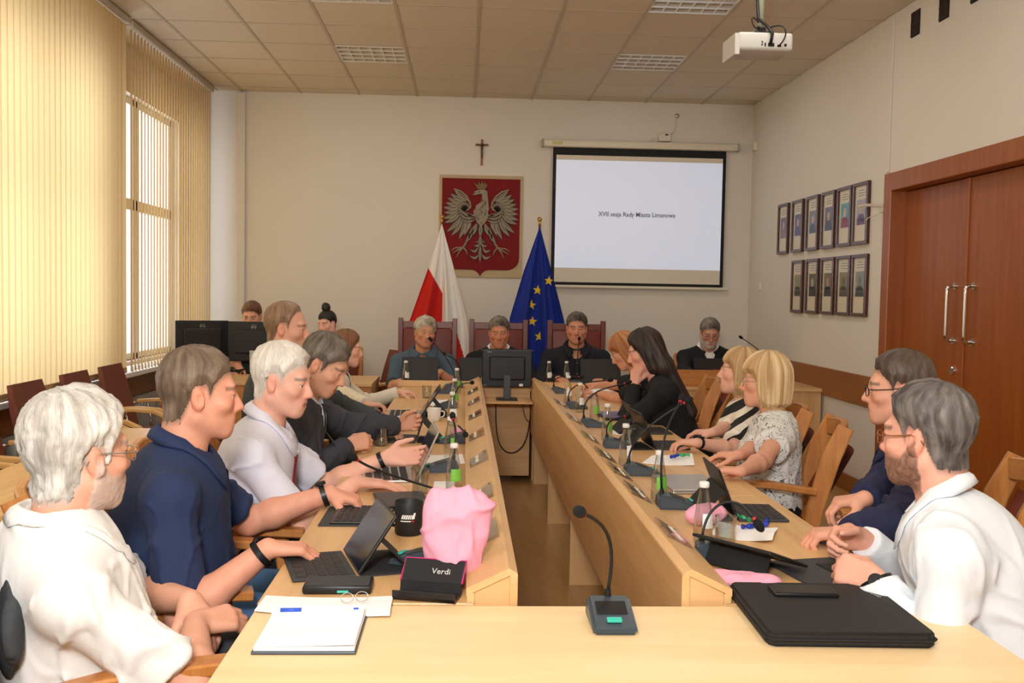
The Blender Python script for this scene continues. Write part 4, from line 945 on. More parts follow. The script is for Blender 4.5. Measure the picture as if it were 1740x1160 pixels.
    def beard(s, c, amt=0.9, low=-0.2, moustache=True, full=True):
        x, y, z = s.L.T; nz = vnoise(s.bodyV, 160, 5)*0.25
        edge = np.where(y > 0.035, -0.05, -0.05+(0.035-y)*1.1) if full else np.full_like(y, -0.06)
        w = np.clip((edge+0.012-z)/0.015, 0, 1)*(y > (-0.012 if full else 0.045))*np.clip((z+0.145)/0.02, 0, 1)
        lip = np.exp(-((x/0.024)**4+((z+0.0685)/0.011)**4))*(y > 0.075)
        w = w*(1-lip)
        if moustache: w = np.maximum(w, np.exp(-((x/0.03)**4+((z+0.052)/0.008)**4))*(y > 0.07)*0.95)
        w = w*s.inh*(0.85+nz)
        s.blend(w, lin(c), amt)
        N_ = vnormals(s.bodyV, s.bodyF); s.bodyV = s.bodyV+N_*(0.004*amt*np.clip(w, 0, 1)*(1+nz))[:, None]; return s
    def finish_body(s, hair=None):
        if hair is not None:                      # hair roots tint the scalp
            st, c, ln = hair[:3]; ys, zs = hair_profile(st); x, y, z = s.L.T; zm = np.interp(y, ys, zs)
            s.blend(s.inh*np.clip((z-zm+0.016)/0.024, 0, 1)*(np.abs(x) < 0.0775), lin(c)*0.85, 0.85)
        o = mesh_obj('body', np_mesh('body', s.bodyV-s.o, s.bodyF, s.col), M['skin'], s.root)
        # eyes
        for q in (-1, 1):
            c = s.hl(q*(0.032 if not s.fem else 0.0295), 0.0762 if not s.fem else 0.0705, 0.0025); b = B().sph((0, 0, 0), (0.0122 if not s.fem else 0.0112)*s.sc, 20); me = b.mesh('eye', True)
            V = np.array([v.co for v in me.vertices]); g = nrm(s.HR[1]+A3(s.gaze if hasattr(s, 'gaze') else (0, 0, 0))); a = V@g/np.linalg.norm(V[0])
            cc = np.where(a[:, None] > 0.93, lin((16, 14, 12)), np.where(a[:, None] > 0.82, lin((74, 58, 44)), lin((222, 214, 206))))
            at = me.color_attributes.new('Col', 'FLOAT_COLOR', 'POINT'); at.data.foreach_set('color', np.concatenate([cc, np.ones((len(V), 1))], 1).astype(np.float32).ravel())
            eo = mesh_obj('eye', me, M['eye'], s.root); eo.location = c-s.o
        return s
    def cap(s, style, thick, h0):
        sc = s.sc; L = s.L; ys, zs = hair_profile(style); x, y, z = L.T
        th = np.arctan2(x, y+0.055); zm = np.interp(y, ys, zs)+0.006*vnoise(np.stack([np.cos(th), np.sin(th), 0*th], 1), 6, 3)
        ear = (np.abs(x) > 0.0775) & (z < 0.03) & (np.abs(y+0.005) < 0.035)
        ok = s.inh & (z-zm > -0.012) & ~ear & (z > -0.12)
        F = s.bodyF[ok[s.bodyF].all(1)]; u, inv = np.unique(F, return_inverse=True); F = inv.reshape(F.shape); V = s.bodyV[u]; Lz = z[u]-zm[u]
        N_ = vnormals(s.bodyV, s.bodyF)[u]
        top = 0.4+1.1*np.clip((z[u]+0.01)/0.1, 0, 1)
        t = thick*sc*np.clip(Lz/0.032, 0, 1)*top+np.where(Lz < 0.004, -0.0025, 0.0008)
        return V+N_*t[:, None], F
    def hair(s, style, c, thick=0.014, c2=None, extra=None, wave=0.005, label=None):
        """cap of hair following the skull; extra(sd, person) may add locks"""
        sc = s.sc; ys, zs = hair_profile(style); R = s.HR; Hc = s.Hc; f = 1.0 if not s.fem else 0.93
        sd = SDF(max(0.0038, s.h*0.85)); rad = A3((0.076*f, 0.098*f, 0.09))*sc; cen = s.hl(0, -0.012, 0.03)
        def fn(X, Y, Z):
            px, py, pz = X-Hc[0], Y-Hc[1], Z-Hc[2]
            l = [px*R[q, 0]+py*R[q, 1]+pz*R[q, 2] for q in range(3)]
            dx, dy, dz = l[0], l[1]+0.012*sc, l[2]-0.03*sc
            low = np.where(dz < 0, 0.82 if style in ('short', 'receding', 'full', 'up') else 0.45, 1.0); dzz = dz*low          # skull sides run down to the nape
            k0 = np.sqrt((dx/rad[0])**2+(dy/rad[1])**2+(dzz/rad[2])**2); k1 = np.sqrt((dx/rad[0]**2)**2+(dy/rad[1]**2)**2+(dzz/rad[2]**2)**2)
            d = k0*(k0-1)/np.maximum(k1, 1e-6)
            zm = np.interp(l[1]/sc, ys, zs).astype(np.float32)*sc
            t = thick*sc*np.clip((l[2]-zm)/(0.035*sc), -0.9, 1.0)
            top = (0.45+1.05*np.clip((l[2]+0.01)/(0.1*sc), 0, 1)) if style in ('short', 'receding', 'full', 'up') else 1.2
            return d-np.where(t > 0, t*top, t)
        e = 0.145*sc; zz = 0.22 if style in ('long',) else 0.16
        sd.custom(Hc-e-A3((0, 0, (zz-0.145)*sc)), Hc+e, fn)
        if style in ('bob', 'long'):
            sd.ell(s.hl(0, 0.105, -0.055), R, A3((0.058, 0.062, 0.088))*sc, 0.012, -1)
        if extra: extra(sd, s)
        if style in ('bob', 'long'): V, F = sd.mesh()
        else:
            V, F = s.cap(style, thick, 0)
            if extra:
                sd.ops = sd.ops[1:]; V2, F2 = sd.mesh(); F = np.concatenate([F, F2+len(V)]); V = np.concatenate([V, V2])
        N_ = vnormals(V, F); L = (V-Hc)@R.T
        Lc = L/sc-A3((0, -0.055, 0.09)); th = np.arctan2(Lc[:, 0], Lc[:, 1]); el = np.linalg.norm(Lc, axis=1)
        if style in ('bob', 'long'): th = np.arctan2(L[:, 0], L[:, 1]+0.02); el = L[:, 2]/sc*0.6
        fl = np.stack([np.cos(th), np.sin(th), el*(4.5 if style in ('short', 'full', 'receding') else 1.8)], 1)+(0.12*np.stack([vnoise(L, 22, 31), vnoise(L, 22, 32), vnoise(L, 22, 33)], 1) if style in ('short', 'full', 'receding') else 0)
        nn = (vnoise(fl*A3((1, 1, 1.5)), 6, 2)+0.8*vnoise(fl*A3((1, 1, 1.1)), 14, 4)) if style not in ('bob', 'long') else 0.8*vnoise(fl*A3((1, 1, 0.5)), 5, 2)+0.9*vnoise(fl*A3((1, 1, 0.35)), 11, 4)+0.5*vnoise(fl*A3((1, 1, 0.3)), 22, 6)
        V = V+N_*(nn*wave)[:, None]
        cc = np.tile(lin(c), (len(V), 1)); w = np.clip(0.5+0.5*vnoise(fl*A3((1, 1, 0.5)), 13, 9)+0.6*vnoise(fl*A3((1, 1, 1.3)), 5, 12), 0, 1)[:, None]
        if c2 is not None: cc = cc*(1-w)+lin(c2)*w
        me = np_mesh('hair', V-s.o, F, cc); at = me.attributes.new('flow', 'FLOAT_VECTOR', 'POINT'); at.data.foreach_set('vector', fl.astype(np.float32).ravel())
        o = mesh_obj('hair', me, M['hair'], s.root)
        if label: o['label'] = label
        return s
    def garment(s, name, m, sleeves='short', g=0.012, torso=True, cut=None, h=None, fold=0.018, sleeve_g=0.016, legs=False, label=None, seed=1, neck_cut=0.068, col=None, vcut=0.0):
        sc = s.sc; sd = SDF(h or max(0.0075, s.h*1.35))
        if torso: s.torso_prims(sd, g, 0.055)
        for side, (S, El, W) in s.arm.items():
            m_ = (0.93 if not s.fem else 0.82)*sc*(0.6+0.4*s.bulk)
            if sleeves == 'short': sd.cone(S, El, 0.050*m_+sleeve_g*0.5, 0.049*m_+sleeve_g*1.25, 0.03, hi=0.80)
            elif sleeves == 'cap': sd.cone(S, El, 0.058*m_+sleeve_g, 0.055*m_+sleeve_g*1.3, 0.035, hi=0.38)
            elif sleeves == 'long':
                sd.cone(S, El, 0.050*m_+sleeve_g*0.5, 0.044*m_+sleeve_g, 0.03); sd.cone(El, W, 0.047*m_+sleeve_g, 0.034*m_+sleeve_g*0.8, 0.025, hi=0.96)
        # neck opening
        hi = s.Nk+s.TU*0.16; sd.cone(s.Nk-s.TU*0.005+s.TF*0.012, hi, neck_cut*sc, neck_cut*sc*1.05, 0.008, op=-1)
        if vcut: # open V down the chest
            T = np.linalg.norm(s.Nk-s.P); a = s.Nk+s.TF*0.09-s.TU*0.0; b = s.Nk+s.TF*0.17-s.TU*vcut
            for q in (-1, 0, 1): sd.cone(a+s.TS*q*0.016, b, 0.036*sc, 0.004, 0.004, op=-1)
        if cut: cut(sd, s)
        V, F = sd.mesh(); V = relax(V, F, 1)
        N_ = vnormals(V, F); Q = (V-s.P)@np.stack([s.TS+0.35*s.TU, s.TF, 0.55*s.TU-0.2*s.TS]).T
        wq = Q+0.03*np.stack([vnoise(Q, 6, seed+20), vnoise(Q, 6, seed+21), vnoise(Q, 6, seed+22)], 1)
        cr = lambda f, wd, k: np.exp(-(vnoise(wq, f, seed+k)/wd)**2)
        fo = 0.75*cr(5, 0.10, 1)+0.5*cr(9, 0.12, 3)+0.3*cr(17, 0.16, 5)+0.7*vnoise(Q, 4, seed+8)-0.25
        near = np.zeros(len(V))
        for side, (S, El, W) in s.arm.items(): near = np.maximum(near, np.exp(-(np.linalg.norm(V-El, axis=1)/0.12)**2)); near = np.maximum(near, 0.9*np.exp(-(np.linalg.norm(V-(S-s.TU*0.09), axis=1)/0.12)**2))
        bel = np.exp(-(((V-s.P)@s.TU-0.12)/0.12)**2); near = np.maximum(near, 0.8*bel)
        V = V+N_*(fold*(0.3+0.7*near)*np.maximum(fo, -0.12))[:, None]
        me = np_mesh(name, V-s.o, F, col(V, s) if col else None)
        o = mesh_obj(name, me, M[m] if isinstance(m, str) else m, s.root)
        if label: o['label'] = label
        s.gV, s.gF = V, F; s.bvh = BVHTree.FromPolygons([tuple(v) for v in V], [tuple(f) for f in F.tolist()]); return s
    def trousers(s, m, knees=None, feet=None, shoe=None):
        sc = s.sc; sd = SDF(0.017); sd.ell(s.P+A3((0, 0, -0.01)), s.BR, A3((0.185*s.bulk, 0.15, 0.13))*sc, 0.05)
        feetp = []
        for q in (1, -1):
            hip = s.P+s.S*q*0.09*sc; kn = A3(knees[q]) if knees else hip+s.F*0.42*sc+s.S*q*0.05+A3((0, 0, -0.01)); an = A3(feet[q]) if feet else kn+A3((0, 0, 0.085-kn[2]))+s.F*0.02
            sd.cone(hip, kn, 0.092*sc*s.bulk, 0.068*sc, 0.05).cone(kn, an, 0.066*sc, 0.055*sc, 0.03, hi=0.97); feetp.append(an)
        V, F = sd.mesh(); N_ = vnormals(V, F); V = V+N_*(0.006*(0.4-np.abs(vnoise(V, 10, 4))))[:, None]
        V[:, 2] = np.maximum(V[:, 2], 0.01)
        mesh_obj('trousers', np_mesh('trousers', V-s.o, F), M[m], s.root)
        for an in feetp:
            sd = SDF(0.014); a = A3((an[0], an[1], 0.045)); sd.cone(a-s.F*0.05, a+s.F*0.15, 0.042, 0.036, 0.0, sq=((0, 0, 1), 0.9)).cone(a, A3((an[0], an[1], 0.1)), 0.045, 0.042, 0.02)
            V, F = sd.mesh(); V[:, 2] = np.maximum(V[:, 2], 0.001); mesh_obj('shoe', np_mesh('shoe', V-s.o, F), M[shoe or 'black'], s.root)
        return s
    def collar(s, m, hgt=0.05, gap=0.30, rad=0.066, leaf=0.058, spread=1.0):
        sc = s.sc; rad *= (0.4+0.6*s.bulk)*(1.0 if not s.fem else 0.93); ax = nrm(s.Hc-s.HR[1]*0.03-s.Nk); ax = nrm(ax*0.5+s.TU*0.5); f = nrm(s.TF-ax*(s.TF@ax)); sd_ = np.cross(f, ax); c0 = s.Nk+f*0.006+ax*0.036*sc
        n = 48; V = []; F = []
        for i in range(n+1):
            ph = gap+(2*PI-2*gap)*i/n; fr = max(0, math.cos(ph)); di = f*math.cos(ph)+sd_*math.sin(ph); bk = max(0, -math.cos(ph))
            base = c0+di*(rad+0.002)*sc-ax*(0.012+0.030*fr)*sc; top = c0+di*(rad+0.004+0.004*fr)*sc+ax*((hgt-0.060*fr+0.018*bk))*sc
            t2 = top+di*0.007*sc+ax*0.002; le = leaf*(0.62+0.75*fr**2)*sc; out = t2+di*(0.022+0.024*fr)*sc*spread-ax*le
            mid = (t2+out)/2+di*0.006; V += [base, top, t2, mid, out, out-di*0.004]
        for i in range(n):
            for j in range(5): a = i*6+j; F.append((a, a+6, a+7, a+1))
        V = np.array(V)
        if hasattr(s, 'bvh'):                     # the leaf lies on the garment
            for i in range(len(V)):
                if i % 6 < 3: continue
                lo_, nn_, _, _ = s.bvh.find_nearest(Vector(V[i]))
                if lo_ is not None and (Vector(V[i])-lo_).dot(nn_) < (0.007 if i % 6 != 5 else 0.002): V[i] = A3(lo_+nn_*(0.007 if i % 6 != 5 else 0.002))
        me = np_mesh('collar', V-s.o, np.array(F)); return mesh_obj('collar', me, M[m] if isinstance(m, str) else m, s.root)
    def surf(s, a, u, off=0.004, frm=0.6):
        """point on the garment front: a metres to the person's right of the middle, u metres below the neck base"""
        p = s.Nk+s.TS*a-s.TU*u; o_ = Vector(p+s.TF*frm); r = s.bvh.ray_cast(o_, Vector(-s.TF)); 
        return (A3(r[0])+s.TF*off) if r[0] is not None else p+s.TF*0.12
    def strip(s, name, m, pts, wid, off=0.004, thick=0.003, label=None):
        """flat band lying on the garment along (a,u) points"""
        V = []; F = []
        for i, (a, u) in enumerate(pts):
            a0, u0 = pts[max(i-1, 0)]; a1, u1 = pts[min(i+1, len(pts)-1)]; t = Vector((a1-a0, u1-u0)).normalized(); pe = (t.y, -t.x); w_ = wid[i] if hasattr(wid, '__len__') else wid
            for q in (-1, -0.33, 0.33, 1): V.append(s.surf(a+pe[0]*w_*q/2, u+pe[1]*w_*q/2, off))
            for q in (-1, 1): V.append(s.surf(a+pe[0]*w_*q/2, u+pe[1]*w_*q/2, off-thick-0.004))
        for i in range(len(pts)-1):
            b = i*6; F += [(b, b+1, b+7, b+6), (b+1, b+2, b+8, b+7), (b+2, b+3, b+9, b+8), (b+3, b+5, b+11, b+9), (b, b+6, b+10, b+4)]
        o = mesh_obj(name, np_mesh(name, np.array(V)-s.o, np.array(F)), M[m] if isinstance(m, str) else m, s.root)
        if label: o['label'] = label
        return o
    def glasses(s, m='black', r=0.0016, wd=0.046, ht=0.032, rimless=False):
        b = B(); sc = s.sc; f = 1.0 if not s.fem else 0.95
        P_ = lambda x, y, z: s.hl(x*f, y, z)-s.o
        for q in (-1, 1):
            pts = []
            for k in range(20):
                a = 2*PI*k/20; cx = math.copysign(abs(math.cos(a))**0.6, math.cos(a)); sz = math.copysign(abs(math.sin(a))**0.6, math.sin(a))
                xx = q*0.033+wd/2*cx; pts.append(P_(xx, 0.107-0.9*max(0, abs(xx)-0.03)**1.0*0.35, -0.001+ht/2*sz))
            b.tube(pts, r*sc, 6, closed=True)
            b.tube([P_(q*(0.033+wd/2), 0.1, 0.006), P_(q*0.074, 0.082, 0.006), P_(q*0.083, 0.04, 0.008), P_(q*0.084, 0.0, 0.012), P_(q*0.082, -0.02, 0.004), P_(q*0.08, -0.03, -0.012)], r*sc*1.1, 6)
        b.tube([P_(-0.011, 0.108, 0.004), P_(0, 0.112, 0.007), P_(0.011, 0.108, 0.004)], r*sc, 6)
        g = part('glasses', b, m, s.root, True)
        l = B()
        for q in (-1, 1):
            l.grid(lambda u, v: P_(q*0.033+(u-0.5)*wd*0.9, 0.1065-0.35*max(0, abs(q*0.033+(u-0.5)*wd*0.9)-0.03), -0.001+(v-0.5)*ht*0.9), 3, 2)
        part('lens', l, 'window_glass', g); return s
    def watch(s, side, m='black', face='blackmat', r=0.034, at=0.93, name='watch'):
        S, E, W = s.arm[side]; c = E+(W-E)*at; d = nrm(W-E); hn = [q for q in s.hands if q[3] == side][0]; n = -nrm(hn[2]-d*(hn[2]@d)); e = np.cross(d, n); k = s.sc*(0.9 if s.fem else 1.0)
        b = B(); pts = [tuple(c+(n*math.cos(a)+e*math.sin(a))*r*k-s.o) for a in [2*PI*i/24 for i in range(24)]]
        R_ = []; t = bmesh.new()
        for i in range(24):
            a = 2*PI*i/24; u = n*math.cos(a)+e*math.sin(a); R_.append([t.verts.new(c+u*rr*k+d*dd-s.o) for rr, dd in ((r, -0.009), (r+0.003, -0.009), (r+0.003, 0.009), (r, 0.009))])
        for i in range(24):
            for j in range(4): t.faces.new((R_[i][j], R_[i-1][j], R_[i-1][(j+1) % 4], R_[i][(j+1) % 4]))
        bmesh.ops.recalc_face_normals(t, faces=t.faces); b._add(t, None)
        w_ = part(name, b, m, s.root, 40)
        if face:
            f0 = c+n*(r+0.002)*k-s.o; part('dial', B().cyl(f0, f0+n*0.009, 0.019, 0.018, 20), face, w_, 40)
        return s
# ================================================================== cast
def cloth_mat(name, c, rough=0.85, bump=0.12, scale=400, sheen=0.0): 
    return plain(name, rgb(*c), rough, bump=bump, bscale=scale, sheen=sheen)
M['c_white'] = cloth_mat('white_cotton', (238, 236, 232)); M['c_navy'] = cloth_mat('navy_cotton', (34, 48, 84)); M['c_lilac'] = cloth_mat('pale_lilac_cotton', (222, 222, 236)); M['c_suit'] = cloth_mat('charcoal_wool', (58, 60, 68))
M['c_pale'] = cloth_mat('pale_blue_cotton', (206, 218, 236)); M['c_black'] = cloth_mat('black_cloth', (20, 20, 23)); M['c_ivory'] = cloth_mat('ivory_cloth', (226, 216, 198)); M['c_brown'] = cloth_mat('brown_knit', (96, 74, 52))
M['c_greyblue'] = cloth_mat('grey_blue_pique', (74, 92, 108)); M['c_ink'] = cloth_mat('ink_black_cotton', (22, 26, 34)); M['c_navy2'] = cloth_mat('deep_navy_cotton', (32, 36, 70)); M['c_ice'] = cloth_mat('ice_white_cotton', (232, 238, 244))
M['c_grey'] = cloth_mat('dark_grey_trousers', (62, 66, 70)); M['c_jeans'] = cloth_mat('blue_denim', (62, 96, 134)); M['c_tie'] = plain('crimson_silk', rgb(120, 22, 38), 0.45, noise=0.2, nscale=90)
M['c_plum'] = cloth_mat('plum_shirt', (110, 66, 84))
def zebra():
    m, N, L, P = mat('black_and_white_print'); tc = N.new('ShaderNodeTexCoord'); n = N.new('ShaderNodeTexNoise'); n.inputs['Scale'].default_value = 3.0; n.inputs['Detail'].default_value = 1
    mp = N.new('ShaderNodeMapping'); mp.inputs['Rotation'].default_value = (0.3, 0.6, 0.2); L.new(tc.outputs['Object'], mp.inputs[0]); L.new(mp.outputs[0], n.inputs['Vector'])
    w_ = N.new('ShaderNodeTexWave'); w_.inputs['Scale'].default_value = 4.6; w_.inputs['Distortion'].default_value = 4.5; w_.inputs['Detail'].default_value = 0.5; w_.bands_direction = 'Z'; L.new(mp.outputs[0], w_.inputs['Vector'])
    r = N.new('ShaderNodeValToRGB'); r.color_ramp.interpolation = 'CONSTANT'; r.color_ramp.elements[0].color = rgb(22, 20, 20); r.color_ramp.elements[1].color = rgb(232, 224, 208); r.color_ramp.elements[1].position = 0.5
    L.new(w_.outputs['Fac'], r.inputs[0]); L.new(r.outputs[0], P.inputs['Base Color']); P.inputs['Roughness'].default_value = 0.8; return m
def scribble():
    m, N, L, P = mat('white_line_print'); tc = N.new('ShaderNodeTexCoord'); n = N.new('ShaderNodeTexNoise'); n.inputs['Scale'].default_value = 26; n.inputs['Detail'].default_value = 0; n.inputs['Distortion'].default_value = 1.6
    L.new(tc.outputs['Object'], n.inputs['Vector']); r = N.new('ShaderNodeValToRGB'); e = r.color_ramp.elements; e[0].color = rgb(226, 226, 222); e[0].position = 0.455; e[1].color = rgb(226, 226, 222); e[1].position = 0.545
    q = e.new(0.5); q.color = rgb(24, 26, 34); L.new(n.outputs['Fac'], r.inputs[0]); L.new(r.outputs[0], P.inputs['Base Color']); P.inputs['Roughness'].default_value = 0.8; return m
M['c_zebra'] = zebra(); M['c_scribble'] = scribble()
wp = lambda u, v, Y: A3(at_y(u, v, Y))
wz = lambda u, v, z: A3(at_z(u, v, z))
def chair_for(p, label, fwd=0.07, az=None):
    az = p.az if az is None else az; c = p.P+fvec(az)*fwd
    return oak(label, c[0], c[1], -math.radians(az))
# --- left row -------------------------------------------------------
p = Person('white-haired bearded man in a white short-sleeved shirt with crossed wrists, nearest on the left', (134, 772), 2.32, (38, -2, 0), 62, -0.04, h=0.0054, sc=1.1, bulk=1.08, belly=1.1, skin=(224, 166, 138))
p.reach(1, wp(332, 1060, 2.42), fvec(50, -2), (-0.3, 0.3, -0.9), 'relaxed', el=wz(255, 1105, 0.70)); p.reach(-1, wp(322, 1020, 2.5), A3((0.45, -0.4, -0.5)), (-0.2, 0.1, -1), 'relaxed', el=(-1.0, 2.66, 0.72))
p.build_body().brows((150, 140, 130)).beard((206, 198, 190), 0.75); p.finish_body(('full', (196, 190, 180), 0.016))
p.hair('full', (168, 160, 150), 0.019, (226, 222, 214), wave=0.006); p.glasses('silver', 0.0014)
p.garment('shirt', 'c_white', 'short', 0.02, fold=0.030, sleeve_g=0.024); p.collar('c_white', 0.05); p.trousers('c_grey')
P1 = p; chair_for(p, 'oak armchair of the white-haired man, with a dark jacket on its back')
p = Person('broad man in a navy short-sleeved shirt and jeans with a big wristwatch', (340, 670), 2.95, (72, -4, 0), 78, 0.10, h=0.0055, sc=1.07, bulk=1.2, belly=1.22, skin=(226, 160, 132))
p.reach(1, wz(455, 932, 0.79), fvec(72, -4), (0, 0, -1), 'relaxed', hint=A3((-0.75, -0.15, -0.7))); p.reach(-1, wz(560, 838, 0.80), fvec(95, -12), (0, 0, -1), 'hold', hint=A3((-0.2, 0.3, -0.8)))
p.build_body().brows((110, 84, 66)); p.finish_body(('short', (120, 98, 80), 0.016))
p.hair('short', (84, 66, 52), 0.012, (132, 112, 92), wave=0.003)
p.garment('shirt', 'c_navy', 'short', 0.016, fold=0.030, sleeve_g=0.02, seed=5); p.collar('c_navy', 0.05); p.trousers('c_jeans'); p.watch(-1); p.watch(1, 'black', None, name='bracelet', r=0.036)
P2 = p; chair_for(p, 'oak armchair under the man in the navy short-sleeved shirt')
p = Person('white-haired man in a pale lilac shirt and red tie gesturing over a laptop', (480, 647), 3.66, (101, -10, 0), 88, 0.13, h=0.0058, sc=1.04, bulk=1.08, belly=1.1, skin=(232, 176, 152))
p.reach(1, wz(606, 818, 0.79), fvec(82, -6), (0, 0, -1), 'flat', hint=A3((-0.3, -0.5, -0.7))); p.reach(-1, wp(655, 778, 4.0), fvec(98, 6), (0.1, -0.8, 0.5), 'open', hint=A3((-0.3, 0.2, -0.8)))
p.build_body().brows((120, 110, 104)); p.finish_body(('short', (214, 206, 196), 0.016))
p.hair('short', (206, 198, 184), 0.016, (236, 230, 220), wave=0.003)
p.garment('shirt', 'c_lilac', 'short', 0.016, fold=0.026, sleeve_g=0.02, seed=9); p.collar('c_lilac', 0.05); p.trousers('c_black'); p.watch(-1, 'black', 'blackmat', 0.03)
p.strip('tie', 'c_tie', [(0, 0.045), (0, 0.07), (0, 0.12), (0, 0.2), (0, 0.3), (0, 0.38)], [0.045, 0.03, 0.045, 0.055, 0.065, 0.075], 0.007, label='dark red tie')
p.strip('pocket_pen', 'black', [(-0.07, 0.185), (-0.105, 0.18)], 0.006, 0.008)
P3 = p; chair_for(p, 'oak armchair under the man with the red tie')
p = Person('man in a charcoal suit and open pale blue shirt looking down at a tablet', (550, 619), 4.3, (100, -30, 0), 88, 0.20, h=0.0055, sc=1.04, bulk=1.1, belly=1.1, skin=(216, 160, 130))
p.reach(1, wp(590, 757, 4.5), fvec(70, 12), (-0.3, 0.6, -0.5), 'clasp', hint=A3((-0.3, -0.5, -0.7))); p.reach(-1, wp(676, 722, 4.9), fvec(95, 10), (0.3, -0.9, 0.1), 'hold', hint=A3((-0.3, 0.2, -0.8)))
p.build_body().brows((96, 84, 74)); p.finish_body(('full', (96, 84, 74), 0.016))
p.hair('full', (70, 60, 52), 0.012, (120, 108, 96), wave=0.003)
p.garment('shirt', 'c_pale', 'none', 0.008, fold=0.004); p.collar('c_pale', 0.05)
p.garment('jacket', 'c_suit', 'long', 0.024, fold=0.022, sleeve_g=0.022, seed=12, neck_cut=0.085, vcut=0.34); p.trousers('c_suit')
for q in (-1, 1): p.strip('lapel', 'c_suit', [(q*0.075, 0.0), (q*0.085, 0.08), (q*0.075, 0.16), (q*0.05, 0.24), (q*0.03, 0.31)], [0.03, 0.055, 0.06, 0.045, 0.02], 0.006)
P4 = p; chair_for(p, 'oak armchair under the man in the charcoal suit')
p = Person('balding brown-haired man looking right, behind the man with the red tie', (487, 558), 5.15, (92, -6, 0), 88, 0.06, h=0.006, sc=1.06, bulk=1.05, skin=(222, 164, 136))
p.reach(1, wz(640, 735, 0.79), fvec(85), pose='relaxed', hint=A3((-0.3, -0.5, -0.7))); p.reach(-1, A3((-0.42, 5.3, 0.79)), fvec(80), pose='relaxed', hint=A3((-0.3, 0.4, -0.7)))
p.build_body().brows((120, 90, 66)); p.finish_body(('receding', (128, 98, 74), 0.012)); p.hair('receding', (116, 88, 66), 0.010, (150, 120, 94), wave=0.002)
p.garment('shirt', 'c_grey', 'long', 0.014); p.collar('c_grey'); p.trousers('c_black')
P5 = p; chair_for(p, 'oak armchair under the balding man behind the charcoal suit')
def long_hair(front=0.02, down=0.3, r=0.05, w=0.055):
    def ex(sd, s):
        for q in (-1, 0, 1):
            a = s.hl(q*w, -0.045, -0.03); b = s.hl(q*(w+0.01), -0.075, -0.12); c = s.Nk+s.TS*q*(w+0.02)-s.TF*(0.115 if q == 0 else 0.10)-s.TU*(down-0.16)
            sd.cone(a, b, r*s.sc, r*0.95*s.sc, 0.03).cone(b, c, r*0.95*s.sc, r*0.6*s.sc, 0.03)
        for q in (-1, 1): sd.cone(s.hl(q*0.068, 0.0, 0.03), s.hl(q*0.074, 0.0, -0.11), 0.026*s.sc, 0.026*s.sc, 0.03)
    return ex
p = Person('brown-haired woman in an ivory jacket at the far end of the left row', (589, 592), 6.7, (88, -8, 0), 88, 0.10, h=0.0065, sc=0.98, female=True, skin=(226, 174, 148))
p.reach(1, wz(628, 690, 0.79), fvec(70), pose='relaxed', hint=A3((-0.3, -0.5, -0.7))); p.reach(-1, A3((-0.45, 6.95, 0.79)), fvec(100), pose='relaxed', hint=A3((-0.3, 0.4, -0.7)))
p.build_body().brows((90, 64, 48)); p.finish_body(('long', (110, 70, 46), 0.016)); p.hair('long', (104, 66, 42), 0.014, (140, 94, 62), long_hair(down=0.28))
p.garment('top', 'c_brown', 'none', 0.008); p.garment('jacket', 'c_ivory', 'long', 0.022, neck_cut=0.09, vcut=0.36, sleeve_g=0.02); p.trousers('c_black')
P6 = p; chair_for(p, 'oak armchair with leather back under the woman in the ivory jacket')
# --- behind the left side desk ---------------------------------------
p = Person('man with short brown hair half hidden behind the twin monitors', (428, 537), 9.15, (182, -18, 0), 180, 0.1, h=0.008, sc=1.03, skin=(220, 160, 130))
p.reach(1, A3((-1.98, 8.75, 0.79)), fvec(180), hint=A3((-0.5, 0.3, -0.8))); p.reach(-1, A3((-1.72, 8.75, 0.79)), fvec(180), hint=A3((0.5, 0.3, -0.8)))
p.build_body().brows((90, 60, 44)); p.finish_body(('short', (96, 60, 40), 0.014)); p.hair('short', (92, 58, 38), 0.012, (120, 80, 54), wave=0.003); p.garment('shirt', 'c_grey', 'short', 0.014); p.trousers('c_black')
oak('oak armchair of the man behind the twin monitors', p.P[0], p.P[1]-0.05, PI)
p = Person('dark-haired woman with a top bun looking down, by the back wall', (556, 550), 9.25, (210, -10, 4), 190, 0.1, h=0.008, sc=0.97, female=True, skin=(232, 178, 158))
p.reach(1, A3((-1.42, 8.62, 0.79)), fvec(190), hint=A3((-0.5, 0.3, -0.8))); p.reach(-1, A3((-1.2, 8.62, 0.79)), fvec(190), hint=A3((0.5, 0.3, -0.8)))
p.build_body().brows((40, 32, 30)); p.finish_body(('up', (30, 24, 24), 0.014))
p.hair('up', (26, 22, 22), 0.010, (44, 36, 34), lambda sd, s: sd.ell(s.hl(0.0, -0.02, 0.155), s.HR, (0.042, 0.04, 0.05), 0.008), wave=0.003); p.garment('blouse', 'c_ivory', 'short', 0.012); p.trousers('c_black')
oak('oak armchair of the woman with the top bun', p.P[0], p.P[1]-0.04, PI)
# --- head table -------------------------------------------------------
p = Person('smiling grey-haired man in a grey-blue polo shirt at the head table', (722, 565), 8.55, (163, -3, -4), 176, 0.10, h=0.0068, sc=1.05, bulk=1.12, belly=1.15, skin=(206, 146, 112))
p.reach(1, A3((-0.42, 8.2, 0.79)), fvec(150), hint=A3((-0.6, 0.2, -0.7))); p.reach(-1, wp(748, 632, 8.28), fvec(205, -5), pose='hold', hint=A3((0.6, 0.2, -0.7)))
p.build_body().brows((150, 136, 116)); p.finish_body(('full', (176, 166, 146), 0.016)); p.hair('full', (150, 140, 118), 0.016, (204, 198, 184), wave=0.005)
p.garment('polo_shirt', 'c_greyblue', 'short', 0.014, vcut=0.10); p.collar('c_greyblue', 0.04, 0.4); p.trousers('c_black')
p.strip('chest_emblem', 'white', [(-0.085, 0.165), (-0.125, 0.165)], 0.012, 0.006)
